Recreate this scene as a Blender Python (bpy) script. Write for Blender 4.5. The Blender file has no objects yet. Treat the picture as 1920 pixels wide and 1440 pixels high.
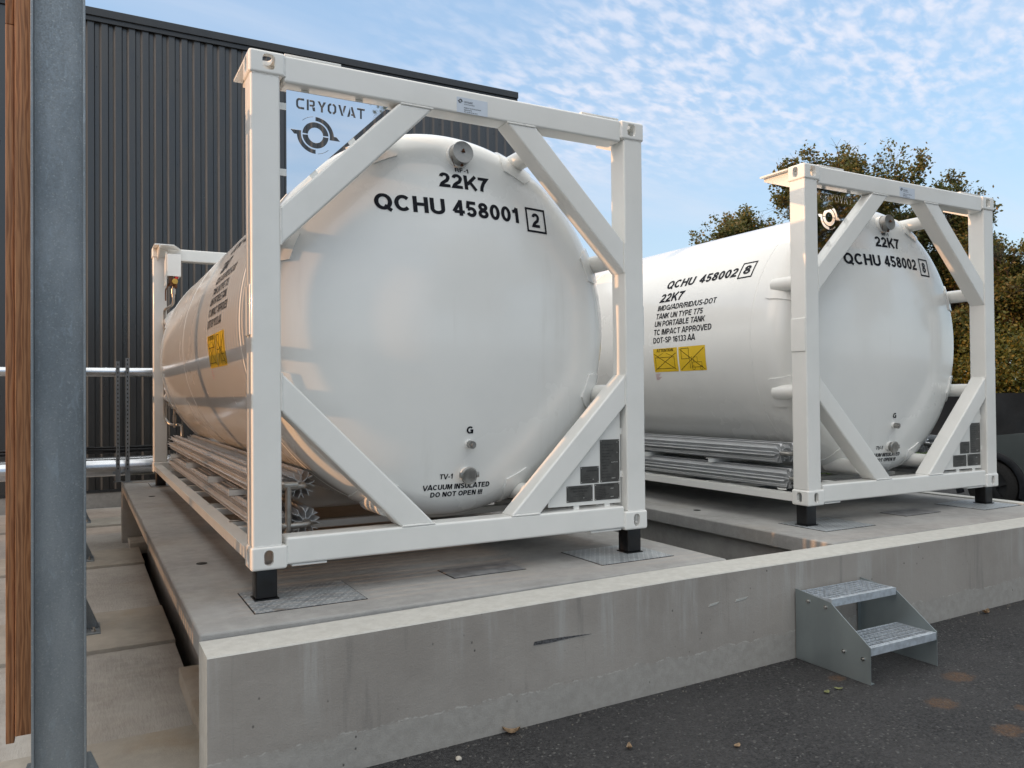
import bpy, bmesh, math, random
import numpy as np
from mathutils import Vector, Matrix
R = math.radians
sc = bpy.context.scene
COL = sc.collection
random.seed(7)
rng = np.random.default_rng(11)

# ------------------------------------------------------------------ camera, sky, sun
cam_d = bpy.data.cameras.new("camera"); cam = bpy.data.objects.new("camera", cam_d); COL.objects.link(cam)
cam_d.sensor_width = 36.0; cam_d.lens = 27.825; cam_d.clip_start = 0.05; cam_d.clip_end = 3000
cam.location = (-0.73896, -4.03256, 0.86219)
cam.rotation_euler = (1.58368176, 0.00871521, -0.49994921)
sc.camera = cam
sc.view_settings.view_transform = 'Standard'; sc.view_settings.look = 'None'
sc.view_settings.exposure = 0.0; sc.view_settings.gamma = 1.0

SUN_EL, SUN_AZ = R(6.4), R(-2.2)          # light travels towards +X
sdir = Vector((math.cos(SUN_EL)*math.cos(SUN_AZ), math.cos(SUN_EL)*math.sin(SUN_AZ), -math.sin(SUN_EL)))
sun_d = bpy.data.lights.new("sun", 'SUN'); sun = bpy.data.objects.new("sun", sun_d); COL.objects.link(sun)
sun_d.energy = 3.0; sun_d.angle = R(0.5); sun_d.color = (1.0, 0.53, 0.25)
sun.rotation_euler = sdir.to_track_quat('-Z', 'Y').to_euler()

world = bpy.data.worlds.new("World"); sc.world = world; world.use_nodes = True
wn = world.node_tree; wn.nodes.clear()
def WN(t, **k):
    n = wn.nodes.new(t)
    for a, b in k.items(): setattr(n, a, b)
    return n
def wl(a, b): wn.links.new(a, b)
def wmath(op, a, b=None, c=None, clamp=False):
    n = WN('ShaderNodeMath', operation=op, use_clamp=clamp)
    for i, v in enumerate((a, b, c)):
        if v is None: continue
        if isinstance(v, (int, float)): n.inputs[i].default_value = v
        else: wl(v, n.inputs[i])
    return n.outputs[0]
def wramp(v, a, b):
    n = WN('ShaderNodeMapRange', interpolation_type='SMOOTHSTEP'); wl(v, n.inputs[0])
    n.inputs[1].default_value = a; n.inputs[2].default_value = b
    return n.outputs[0]
def wmix(f, a, b, bt='MIX'):
    n = WN('ShaderNodeMix', data_type='RGBA', blend_type=bt)
    if isinstance(f, (int, float)): n.inputs[0].default_value = f
    else: wl(f, n.inputs[0])
    for i, v in ((6, a), (7, b)):
        if isinstance(v, tuple): n.inputs[i].default_value = (*v, 1)
        else: wl(v, n.inputs[i])
    return n.outputs[2]
sky = WN('ShaderNodeTexSky', sky_type='NISHITA', sun_disc=False, sun_elevation=SUN_EL,
         sun_rotation=R(-90) - SUN_AZ, air_density=1.0, dust_density=0.6, ozone_density=2.0)
tc = WN('ShaderNodeTexCoord'); sep = WN('ShaderNodeSeparateXYZ'); wl(tc.outputs['Generated'], sep.inputs[0])
zc_ = wmath('ADD', wmath('MAXIMUM', sep.outputs[2], 0.0), 0.07)
cu = wmath('DIVIDE', sep.outputs[0], zc_); cv = wmath('DIVIDE', sep.outputs[1], zc_)
cmb = WN('ShaderNodeCombineXYZ'); wl(cu, cmb.inputs[0]); wl(cv, cmb.inputs[1])
def wmap(rot, s):
    n = WN('ShaderNodeMapping', vector_type='TEXTURE'); wl(cmb.outputs[0], n.inputs[0])
    n.inputs['Rotation'].default_value = (0, 0, rot); n.inputs['Scale'].default_value = s
    return n.outputs[0]
def wnoise(v, s, d=3, r=0.55, dist=0.0):
    n = WN('ShaderNodeTexNoise'); wl(v, n.inputs['Vector']); n.inputs['Scale'].default_value = s
    n.inputs['Detail'].default_value = d; n.inputs['Roughness'].default_value = r; n.inputs['Distortion'].default_value = dist
    return n.outputs['Fac']
puff = wramp(wnoise(wmap(R(22), (1.9, 1.0, 1)), 23.0, 3.0, 0.50, 0.2), 0.34, 0.72)
cell = wramp(wnoise(wmap(R(20), (1.6, 1.0, 1)), 3.0, 3, 0.5), 0.12, 0.58)
# altocumulus field: high up, towards the right of the view
field = wmath('MULTIPLY', wramp(sep.outputs[2], 0.22, 0.33), wramp(sep.outputs[0], 0.22, 0.55))
puffs = wmath('MULTIPLY', wmath('MULTIPLY', puff, cell), field)
wisp = wramp(wnoise(wmap(R(15), (2.2, 0.8, 1)), 1.3, 5, 0.55, 0.5), 0.42, 0.80)
wisp = wmath('MULTIPLY', wisp, wramp(sep.outputs[2], 0.02, 0.16))
band = wmath('MULTIPLY', wramp(sep.outputs[2], 0.16, 0.25), wmath('SUBTRACT', 1.0, wramp(sep.outputs[2], 0.27, 0.37)))
band = wmath('MULTIPLY', band, wmath('SUBTRACT', 1.0, wramp(sep.outputs[0], 0.35, 0.72)))
soft = wmath('ADD', wmath('MULTIPLY', wisp, 0.60), wmath('MULTIPLY', band, wramp(wnoise(wmap(R(5), (1.8, 0.6, 1)), 1.5, 4, 0.5, 0.3), 0.36, 0.66)), clamp=True)
low = wmath('SUBTRACT', 1.0, wramp(sep.outputs[2], 0.0, 0.30))
skyc = wmix(1.0, sky.outputs[0], (6.6, 5.7, 4.7), 'MULTIPLY')
veil = wmix(0.78, skyc, (3.8, 5.65, 8.6))
veil = wmix(wmath('MULTIPLY', low, 0.70), veil, (6.8, 8.1, 9.1))
# bright fill added towards the unseen zenith, and the glow around the low sun
zs = wmath('ADD', sep.outputs[2], wmath('MULTIPLY', wmath('MAXIMUM', wmath('MULTIPLY', sep.outputs[1], -1.0), 0.0), 0.10))
veil = wmix(wramp(zs, 0.47, 0.68), veil, (17.0, 17.1, 16.6))
wdot = WN('ShaderNodeVectorMath', operation='DOT_PRODUCT'); wl(tc.outputs['Generated'], wdot.inputs[0]); wdot.inputs[1].default_value = tuple(-sdir)
glow = wmath('POWER', wmath('MAXIMUM', wdot.outputs['Value'], 0.0), 6.0)
veil = wmix(wmath('MULTIPLY', glow, 0.80), veil, (42.0, 32.0, 24.0))
c1 = wmix(wmath('MULTIPLY', soft, 0.85), veil, (7.6, 8.2, 9.4))
c2 = wmix(wmath('MULTIPLY', puffs, 0.80), c1, (8.9, 9.0, 10.0))
below = wramp(sep.outputs[2], -0.08, 0.0)
c3 = wmix(below, (0.9, 0.9, 0.85), c2)
bg = WN('ShaderNodeBackground'); wl(c3, bg.inputs[0]); bg.inputs[1].default_value = 0.1
wo = WN('ShaderNodeOutputWorld'); wl(bg.outputs[0], wo.inputs[0])

# ------------------------------------------------------------------ material helpers
class NM:
    def __init__(s, name, base=(.5, .5, .5), rough=.5, metal=0., coat=0., spec=.5):
        s.m = bpy.data.materials.new(name); s.m.use_nodes = True; s.t = s.m.node_tree
        s.b = s.t.nodes['Principled BSDF']
        s.b.inputs['Base Color'].default_value = (*base, 1); s.b.inputs['Roughness'].default_value = rough
        s.b.inputs['Metallic'].default_value = metal; s.b.inputs['Coat Weight'].default_value = coat
        s.b.inputs['Coat Roughness'].default_value = 0.08; s.b.inputs['Specular IOR Level'].default_value = spec
        s.tc = None
    def n(s, t, **k):
        n = s.t.nodes.new(t)
        for a, b in k.items(): setattr(n, a, b)
        return n
    def l(s, a, b): s.t.links.new(a, b)
    def co(s, scale=(1, 1, 1), rot=(0, 0, 0), loc=(0, 0, 0), kind='Object'):
        if not s.tc: s.tc = s.n('ShaderNodeTexCoord')
        m = s.n('ShaderNodeMapping'); s.l(s.tc.outputs[kind], m.inputs[0])
        m.inputs['Scale'].default_value = scale; m.inputs['Rotation'].default_value = rot; m.inputs['Location'].default_value = loc
        return m.outputs[0]
    def noise(s, v, scale, d=4, r=.55, dist=0.):
        n = s.n('ShaderNodeTexNoise'); s.l(v, n.inputs['Vector']); n.inputs['Scale'].default_value = scale
        n.inputs['Detail'].default_value = d; n.inputs['Roughness'].default_value = r; n.inputs['Distortion'].default_value = dist
        return n.outputs['Fac']
    def vor(s, v, scale, f='F1', out='Distance', rnd=1.0):
        n = s.n('ShaderNodeTexVoronoi', feature=f); s.l(v, n.inputs['Vector']); n.inputs['Scale'].default_value = scale
        n.inputs['Randomness'].default_value = rnd
        return n.outputs[out]
    def ramp(s, v, a, b, lo=0., hi=1.):
        n = s.n('ShaderNodeMapRange', interpolation_type='SMOOTHSTEP'); s.l(v, n.inputs[0])
        for i, x in enumerate((a, b, lo, hi)): n.inputs[i + 1].default_value = x
        return n.outputs[0]
    def ma(s, op, a, b=None, c=None, clamp=False):
        n = s.n('ShaderNodeMath', operation=op, use_clamp=clamp)
        for i, v in enumerate((a, b, c)):
            if v is None: continue
            if isinstance(v, (int, float)): n.inputs[i].default_value = v
            else: s.l(v, n.inputs[i])
        return n.outputs[0]
    def mix(s, f, a, b, bt='MIX'):
        n = s.n('ShaderNodeMix', data_type='RGBA', blend_type=bt)
        if isinstance(f, (int, float)): n.inputs[0].default_value = f
        else: s.l(f, n.inputs[0])
        for i, v in ((6, a), (7, b)):
            if isinstance(v, tuple): n.inputs[i].default_value = (*v, 1)
            else: s.l(v, n.inputs[i])
        return n.outputs[2]
    def sep(s, v):
        n = s.n('ShaderNodeSeparateXYZ'); s.l(v, n.inputs[0]); return n.outputs
    def col(s, c): s.l(c, s.b.inputs['Base Color'])
    def rough(s, c): s.l(c, s.b.inputs['Roughness'])
    def bump(s, h, st=.3, dist=.01):
        n = s.n('ShaderNodeBump'); s.l(h, n.inputs['Height']); n.inputs['Strength'].default_value = st
        n.inputs['Distance'].default_value = dist; s.l(n.outputs[0], s.b.inputs['Normal'])

M = {}
def m_white():
    a = NM('white_paint', (.77, .765, .735), .34, coat=.35)
    c = a.co(); n = a.noise(c, 3.0, 5); f = a.noise(c, 90, 3)
    sp = a.ramp(a.noise(a.co((1, 1, 1), loc=(3, 1, 7)), 38, 4, .7), .73, .78)
    col = a.mix(a.ramp(n, .35, .75), (.785, .78, .75), (.73, .73, .70))
    a.col(a.mix(a.ma('MULTIPLY', sp, .55), col, (.40, .33, .26)))
    a.rough(a.ramp(n, .3, .8, .28, .42)); a.bump(f, .05, .002)
    M['white'] = a.m
def m_tank():
    a = NM('tank_paint', (.78, .78, .755), .24, coat=.5)
    c = a.co(); n = a.noise(c, 1.2, 5, .6); st = a.noise(a.co((6, 40, .8)), 1.0, 4)
    a.col(a.mix(a.ramp(n, .3, .75), (.80, .80, .775), (.745, .75, .73)))
    a.rough(a.ramp(n, .3, .8, .22, .30))
    drip = a.ma('MULTIPLY', a.ramp(a.noise(a.co((9, 2.2, .7), loc=(2, 0, 1)), 1.0, 5, .6), .56, .78), a.ramp(a.noise(a.co(), 2.0, 3), .4, .65))
    a.col(a.mix(a.ma('MULTIPLY', drip, .35), a.mix(a.ramp(n, .3, .75), (.80, .80, .775), (.745, .75, .73)), (.62, .61, .57)))
    wv = a.noise(a.co((1, 1, 1)), 2.4, 2, .5)
    a.bump(wv, .12, .012)
    M['tank'] = a.m
def simple(key, name, base, rough, metal=0., var=.15, scale=8, bump=0., coat=0., vs=(1, 1, 1)):
    a = NM(name, base, rough, metal, coat); n = a.noise(a.co(vs), scale, 5, .6)
    lo = tuple(x*(1 - var) for x in base); hi = tuple(min(1, x*(1 + var)) for x in base)
    a.col(a.mix(a.ramp(n, .3, .7), lo, hi)); a.rough(a.ramp(n, .3, .7, max(.03, rough*.8), min(1, rough*1.2)))
    if bump: a.bump(n, bump, .004)
    M[key] = a.m
def m_galv():
    a = NM('galvanised_steel', (.3, .34, .37), .5, .75)
    c = a.co((1, 1, 1)); v = a.vor(c, 210, out='Color'); s_ = a.n('ShaderNodeSeparateColor'); a.l(v, s_.inputs[0])
    big = a.noise(a.co((1.5, 1.5, .5)), 3, 5, .65); wave = a.noise(a.co((14, 14, 5), rot=(0, R(35), 0)), 2.0, 4, .6, .8)
    d = a.mix(a.ramp(big, .3, .7), (.20, .225, .245), (.29, .315, .335))
    d = a.mix(a.ramp(s_.outputs[0], .90, .98, 0, .35), d, (.42, .44, .43))
    d = a.mix(a.ramp(wave, .55, .72, 0, .5), d, (.33, .38, .42))
    a.col(d); a.rough(a.ramp(s_.outputs[1], 0, 1, .42, .62)); a.bump(a.ma('ADD', wave, a.ma('MULTIPLY', s_.outputs[0], .1)), .12, .004)
    M['galv'] = a.m
def m_concrete(key, name, base, dark, seed=0, brush=0., stain=.5, wet=None):
    a = NM(name, base, .85, spec=.3)
    c = a.co(loc=(seed, seed*2, 0)); n1 = a.noise(c, 1.6, 6, .62); n2 = a.noise(c, 14, 6, .65); n3 = a.noise(c, 120, 3, .6)
    col = a.mix(a.ramp(n1, .32, .68), dark, base)
    col = a.mix(a.ramp(n2, .35, .75, 0, .35), col, tuple(x*1.25 for x in base))
    pit = a.ramp(a.vor(c, 55), .0, .10); pits = a.ma('MULTIPLY', a.ma('SUBTRACT', 1., pit), a.ramp(a.noise(c, 6, 3), .5, .62))
    col = a.mix(a.ma('MULTIPLY', pits, .7), col, tuple(x*.25 for x in dark))
    brown = a.ramp(a.noise(a.co(loc=(seed + 5, 1, 0)), 1.1, 5, .6), .52, .72, 0, stain)
    col = a.mix(brown, col, (base[0]*.8, base[1]*.66, base[2]*.48))
    a.col(col)
    h = a.ma('ADD', a.ma('MULTIPLY', n3, .5), a.ma('MULTIPLY', n2, .6))
    if brush:
        br = a.noise(a.co((3, 75, 9) if wet else (60, 9, 9), rot=(0, 0, R(1 if wet else 4))), 1.0, 5, .7); h = a.ma('ADD', h, a.ma('MULTIPLY', br, brush))
    a.bump(h, .5, .006)
    M[key] = a.m
def m_wall():
    a = NM('wall_concrete', (.24, .235, .225), .82, spec=.3)
    c = a.co(); x, y, z = a.sep(c)[0:3]
    st = a.noise(a.co((7, 7, .55)), 1.0, 6, .62, .3); st2 = a.noise(a.co((22, 22, 1.6), loc=(4, 0, 0)), 1.0, 5, .6)
    n1 = a.noise(c, 1.5, 6, .6); n2 = a.noise(c, 20, 6, .65); n3 = a.noise(c, 160, 3)
    col = a.mix(a.ramp(n1, .32, .68), (.285, .262, .238), (.355, .330, .302))
    fade = a.ramp(z, -.62, -.30)
    col = a.mix(a.ma('MULTIPLY', a.ma('MULTIPLY', a.ramp(st, .48, .72), a.ramp(st2, .35, .6)), fade), col, (.40, .39, .372))
    col = a.mix(a.ma('MULTIPLY', a.ramp(st, .30, .42, .5, 0), 1.0), col, (.19, .18, .168))
    # pale splash band above the asphalt with a ragged upper edge
    edge = a.ma('ADD', a.ma('MULTIPLY', x, .012), -.615)
    zz = a.ma('SUBTRACT', z, a.ma('ADD', edge, a.ma('MULTIPLY', a.ma('SUBTRACT', a.noise(a.co((2.2, 1, 1)), 3, 5, .6), .5), .10)))
    bandm = a.ramp(zz, -.012, .004, 1, 0)
    col = a.mix(a.ma('MULTIPLY', bandm, .75), col, a.mix(a.ramp(n2, .3, .7), (.31, .297, .275), (.385, .37, .345)))
    line = a.ma('MULTIPLY', a.ramp(zz, -.006, 0.0), a.ramp(zz, 0.0, .006, 1, 0))
    col = a.mix(a.ma('MULTIPLY', line, a.ramp(n2, .45, .6, 0, .6)), col, (.55, .54, .51))
    pit = a.ma('MULTIPLY', a.ramp(a.vor(a.co((1, 1, .7)), 17), .0, .12, 1, 0), a.ramp(a.noise(c, 5, 3), .52, .60))
    col = a.mix(pit, col, (.05, .048, .045))
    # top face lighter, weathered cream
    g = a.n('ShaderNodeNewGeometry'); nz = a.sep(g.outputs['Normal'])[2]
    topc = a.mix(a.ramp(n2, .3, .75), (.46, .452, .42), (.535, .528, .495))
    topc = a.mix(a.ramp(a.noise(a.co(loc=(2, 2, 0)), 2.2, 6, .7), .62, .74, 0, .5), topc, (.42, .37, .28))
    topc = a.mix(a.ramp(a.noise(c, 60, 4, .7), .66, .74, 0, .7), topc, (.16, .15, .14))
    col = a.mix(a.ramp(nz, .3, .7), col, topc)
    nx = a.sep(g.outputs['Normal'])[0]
    col = a.mix(a.ramp(nx, -.7, -.3, 1, 0), col, topc)  # left end painted pale too, standing in for western sky light on it
    a.col(col)
    a.bump(a.ma('ADD', a.ma('MULTIPLY', n3, .4), a.ma('ADD', n2, a.ma('MULTIPLY', pit, -1.))), .38, .006)
    M['wall'] = a.m
def m_asphalt():
    a = NM('asphalt_surface', (.04, .04, .042), .78, spec=.35)
    c = a.co(); v = a.vor(c, 95); vc = a.vor(c, 95, out='Color'); s_ = a.n('ShaderNodeSeparateColor'); a.l(vc, s_.inputs[0])
    big = a.noise(c, 1.3, 5, .6); med = a.noise(c, 9, 4, .6)
    col = a.mix(s_.outputs[0], (.016, .016, .018), (.058, .058, .060))
    col = a.mix(a.ramp(s_.outputs[1], .955, .995), col, (.14, .14, .135))
    col = a.mix(a.ramp(big, .35, .7, 0, .45), col, (.066, .065, .066))
    col = a.mix(a.ramp(med, .55, .8, 0, .35), col, (.02, .02, .022))
    sp = None; x, y, z = a.sep(c)[0:3]; nn = a.noise(c, 22, 5, .7)
    for (sx, sy, rx, ry) in ((3.564, -1.325, .11, .085), (3.137, -1.501, .095, .085), (3.102, -1.853, .10, .075), (3.42, -1.745, .05, .05), (2.98, -.99, .06, .05)):
        dx = a.ma('DIVIDE', a.ma('SUBTRACT', x, sx), rx); dy = a.ma('DIVIDE', a.ma('SUBTRACT', y, sy), ry)
        d = a.ma('SQRT', a.ma('ADD', a.ma('MULTIPLY', dx, dx), a.ma('MULTIPLY', dy, dy)))
        f = a.ramp(a.ma('ADD', d, a.ma('MULTIPLY', a.ma('SUBTRACT', nn, .5), 1.1)), .55, 1.0, 1, 0)
        sp = f if sp is None else a.ma('MAXIMUM', sp, f)
    col = a.mix(a.ma('MULTIPLY', sp, a.ramp(s_.outputs[2], 0, 1, .35, .85)), col, (.13, .075, .042))
    # dust where the asphalt meets the wall
    dust = a.ma('MULTIPLY', a.ramp(y, -.80, -.64), a.ramp(a.noise(c, 3.0, 5, .65), .50, .70))
    col = a.mix(a.ma('MULTIPLY', dust, .4), col, (.11, .10, .09))
    a.col(col)
    a.bump(a.ma('SUBTRACT', a.ma('MULTIPLY', med, .25), v), 1.0, .012)
    M['asphalt'] = a.m
def m_checker():
    a = NM('checker_plate_metal', (.3, .33, .36), .42, .25)
    c = a.co(); x, y, z = a.sep(c)[0:3]
    def bars(sx, ang, ox):
        cc = a.co((1, 1, 1), rot=(0, 0, R(ang)), loc=(ox, 0, 0)); u, v_, w = a.sep(cc)[0:3]
        fu = a.ma('ABSOLUTE', a.ma('SUBTRACT', a.ma('FRACT', a.ma('DIVIDE', u, .048)), .5))
        fv = a.ma('ABSOLUTE', a.ma('SUBTRACT', a.ma('FRACT', a.ma('DIVIDE', v_, .030)), .5))
        return a.ma('MULTIPLY', a.ramp(fu, .26, .34, 1, 0), a.ramp(fv, .10, .20, 1, 0))
    h = a.ma('MAXIMUM', bars(1, 35, 0), bars(1, -55, .012))
    n = a.noise(c, 7, 5, .65)
    col = a.mix(a.ramp(n, .3, .7), (.24, .26, .28), (.36, .39, .41))
    col = a.mix(a.ma('MULTIPLY', h, .8), col, (.50, .52, .53))
    col = a.mix(a.ramp(a.noise(a.co(loc=(1, 3, 0)), 5, 5, .7), .56, .70, 0, .6), col, (.19, .15, .11))
    a.col(col); a.bump(h, .8, .004); a.rough(a.ramp(n, .3, .7, .34, .55))
    M['checker'] = a.m
def m_wood():
    a = NM('larch_wood', (.2, .09, .04), .55, spec=.35)
    c = a.co((1, 1, .07)); kn = a.noise(a.co((1, 1, .35)), 3.0, 2, .5)
    w = a.n('ShaderNodeTexWave', wave_type='BANDS', bands_direction='X'); a.l(c, w.inputs['Vector'])
    w.inputs['Scale'].default_value = 20; w.inputs['Distortion'].default_value = 11; w.inputs['Detail'].default_value = 3; w.inputs['Detail Scale'].default_value = 2.2
    fib = a.noise(a.co((120, 120, 1.2)), 1.0, 4, .6)
    col = a.mix(w.outputs['Fac'], (.17, .068, .028), (.33, .155, .068))
    col = a.mix(a.ramp(fib, .4, .7, 0, .5), col, (.36, .20, .11))
    kv = a.vor(a.co((9, 9, 2.3), loc=(.3, .2, .25)), 1.0)
    col = a.mix(a.ramp(kv, .05, .19, .8, 0), col, (.05, .022, .010))
    a.col(col); a.bump(a.ma('ADD', w.outputs['Fac'], fib), .25, .003)
    M['wood'] = a.m
def m_leaf(key, cols):
    a = NM(key, cols[0], .5, spec=.35)
    g = a.n('ShaderNodeNewGeometry'); rp = g.outputs['Random Per Island']
    big = a.noise(a.co(), .9, 3, .6)
    r = a.n('ShaderNodeValToRGB'); a.l(a.ma('ADD', a.ma('MULTIPLY', rp, .65), a.ma('MULTIPLY', big, .5), clamp=True), r.inputs[0])
    cr = r.color_ramp; cr.elements[0].color = (*cols[0], 1); cr.elements[1].color = (*cols[-1], 1)
    cr.elements[0].position = .15; cr.elements[1].position = .95
    for i, cc in enumerate(cols[1:-1]):
        e = cr.elements.new(.15 + .8*(i + 1)/(len(cols) - 1)); e.color = (*cc, 1)
    a.col(r.outputs[0])
    tr = a.n('ShaderNodeBsdfTranslucent'); a.l(r.outputs[0], tr.inputs[0]); mx = a.n('ShaderNodeMixShader'); mx.inputs[0].default_value = .35
    a.l(a.b.outputs[0], mx.inputs[1]); a.l(tr.outputs[0], mx.inputs[2]); a.l(mx.outputs[0], a.t.nodes['Material Output'].inputs[0])
    M[key] = a.m
m_white(); m_tank(); m_galv(); m_wall(); m_asphalt(); m_checker(); m_wood()
m_concrete('slab', 'slab_concrete', (.35, .345, .335), (.265, .26, .252), 3, brush=2.0, stain=.22, wet=1)
m_concrete('yard', 'yard_concrete', (.39, .375, .35), (.28, .27, .25), 8, brush=2.4, stain=.2)
m_concrete('beam', 'beam_concrete', (.43, .40, .35), (.32, .30, .265), 12, stain=.6)
m_concrete('plinth', 'plinth_concrete', (.34, .33, .31), (.25, .24, .23), 15, stain=.3)
simple('black', 'black_painted_steel', (.004, .004, .005), .38, 0, .3, 20, .05)
simple('clad', 'anthracite_cladding', (.022, .0215, .021), .34, 0, .10, 2, 0, 0, (3, 3, .6)); M['clad'].node_tree.nodes['Principled BSDF'].inputs['Specular IOR Level'].default_value = .9
simple('claddark', 'anthracite_trim', (.028, .030, .033), .38, 0, .12, 3)
simple('steel', 'stainless_steel', (.52, .51, .49), .24, 1.0, .12, 14, .04)
simple('dullsteel', 'brushed_steel', (.36, .35, .33), .42, .9, .15, 18, .05)
simple('alu', 'aluminium_fin', (.66, .67, .68), .40, .55, .12, 10, 0, 0, (8, .6, 8))
simple('jacket', 'aluminium_pipe_jacket', (.62, .64, .67), .22, 1.0, .10, 6, .08)
simple('mirror', 'mirror_polished_steel', (.80, .81, .82), .015, 1.0, .01, 2)
simple('plate', 'etched_data_plate', (.085, .083, .078), .42, .3, .15, 30, .02)
simple('text', 'navy_black_lettering', (.005, .006, .011), .5, 0, .1, 5); M['text'].node_tree.nodes['Principled BSDF'].inputs['Specular IOR Level'].default_value = .15
simple('etch', 'etched_lettering', (.012, .012, .012), .5, 0, .1, 5)
simple('stamp', 'stamped_lettering', (.55, .55, .52), .4, .3, .1, 5)
simple('yellow', 'yellow_label', (.72, .48, .015), .4, 0, .05, 9)
simple('sticker', 'pale_sticker', (.58, .64, .72), .35, 0, .03, 9)
simple('red', 'red_print', (.45, .10, .12), .5, 0, .1, 9)
simple('brass', 'brass', (.55, .33, .08), .32, .9, .15, 9)
simple('copper', 'dark_copper_fittings', (.14, .065, .035), .4, .8, .3, 30)
simple('redknob', 'red_plastic_knob', (.45, .02, .02), .4, 0, .1, 9)
simple('stepsteel', 'galvanised_sheet', (.28, .325, .335), .36, .55, .08, 2.5, .03, 0, (1, 2, 1))
simple('grate', 'galvanised_grating', (.50, .55, .60), .42, .4, .15, 30)
simple('mesh', 'black_windbreak_fabric', (.012, .012, .013), .8, 0, .3, 3, .1)
simple('bark', 'oak_bark', (.055, .042, .032), .9, 0, .3, 14, .5)
simple('patch', 'stained_dull_metal', (.24, .24, .245), .55, .1, .3, 14, .2)
simple('rimgrey', 'dark_wheel_alloy', (.05, .052, .055), .35, .6, .1, 9)
simple('stone', 'grey_grit', (.15, .14, .125), .85, 0, .5, 40, .3)
simple('scar', 'exposed_dark_aggregate', (.075, .075, .08), .8, 0, .6, 90, .8)
simple('earth', 'bare_earth', (.10, .09, .07), .95, 0, .3, 2, .5)
simple('dirt', 'dark_gravel_bed', (.012, .012, .012), .95, 0, .5, 60, .8)
simple('grass', 'grass_green', (.07, .11, .025), .8, 0, .35, 30, .6)
simple('dryleaf', 'dry_leaf', (.42, .30, .19), .7, 0, .3, 60, .3)
simple('greenleaf', 'pale_green_leaf', (.34, .36, .17), .7, 0, .3, 60, .3)
simple('carpaint', 'grey_green_car_paint', (.060, .070, .068), .22, .25, .05, 3, 0, 1.0)
simple('tyre', 'tyre_rubber', (.012, .012, .012), .75, 0, .2, 40, .1)
simple('plastic', 'black_car_plastic', (.010, .012, .016), .5, 0, .2, 20)
simple('glass', 'dark_car_glass', (.012, .014, .016), .05, 0, .05, 2, 0, 1.0)
simple('lens', 'clear_lamp_lens', (.75, .73, .70), .2, 0, .05, 9)
simple('render', 'pale_wall_render', (.42, .40, .36), .85, 0, .15, 2, .3)
m_leaf('oakleaf', [(.045, .064, .020), (.085, .105, .030), (.125, .120, .035), (.22, .14, .042)])
m_leaf('bushleaf', [(.035, .050, .012), (.085, .10, .022), (.15, .14, .030), (.24, .15, .025)])

# ------------------------------------------------------------------ mesh helpers
def fin(name, bm, mat, parent=None, smooth=True, loc=None, ang=32):
    me = bpy.data.meshes.new(name); bm.normal_update(); bm.to_mesh(me); bm.free()
    return fin_mesh(name, me, mat, parent, smooth, loc, ang)
def fin_mesh(name, me, mat, parent=None, smooth=True, loc=None, ang=32):
    if mat: me.materials.append(M[mat] if isinstance(mat, str) else mat)
    if smooth and len(me.polygons):
        me.polygons.foreach_set('use_smooth', [True]*len(me.polygons)); me.set_sharp_from_angle(angle=R(ang))
    o = bpy.data.objects.new(name, me); COL.objects.link(o)
    if parent: o.parent = parent
    if loc: o.location = loc
    return o
def tag(o, label=None, cat=None, group=None, kind=None):
    for k, v in (('label', label), ('category', cat), ('group', group), ('kind', kind)):
        if v: o[k] = v
    return o
def root(name, loc, label, cat, group=None, rz=0):
    o = bpy.data.objects.new(name, None); COL.objects.link(o); o.location = loc; o.rotation_euler = (0, 0, rz)
    o.empty_display_size = .2
    return tag(o, label, cat, group)
def wnorm(o):
    m = o.modifiers.new('wn', 'WEIGHTED_NORMAL'); m.keep_sharp = True; return o
def bx(bm, x0, x1, y0, y1, z0, z1, bev=0., seg=3):
    r = bmesh.ops.create_cube(bm, size=1)
    bmesh.ops.scale(bm, vec=(x1 - x0, y1 - y0, z1 - z0), verts=r['verts'])
    bmesh.ops.translate(bm, vec=((x0 + x1)/2, (y0 + y1)/2, (z0 + z1)/2), verts=r['verts'])
    if bev:
        es = list({e for v in r['verts'] for e in v.link_edges})
        bmesh.ops.bevel(bm, geom=es, offset=bev, segments=seg, affect='EDGES', profile=.5)
    return bm
def BX(*a, **k): return bx(bmesh.new(), *a, **k)
def prism(bm, pts, axis, a0, a1, bev=0., seg=3):
    """polygon pts in the plane across `axis`, pushed from a0 to a1"""
    def P3(u, v, w): return {'y': (u, w, v), 'x': (w, u, v), 'z': (u, v, w)}[axis]
    v0 = [bm.verts.new(P3(u, v, a0)) for u, v in pts]; v1 = [bm.verts.new(P3(u, v, a1)) for u, v in pts]
    n = len(pts); fs = [bm.faces.new(v0), bm.faces.new(v1[::-1])]
    for i in range(n): fs.append(bm.faces.new((v0[i], v1[i], v1[(i + 1) % n], v0[(i + 1) % n])))
    bmesh.ops.recalc_face_normals(bm, faces=fs)
    if bev:
        es = list({e for f in fs for e in f.edges})
        bmesh.ops.bevel(bm, geom=es, offset=bev, segments=seg, affect='EDGES', profile=.5)
    return bm
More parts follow.
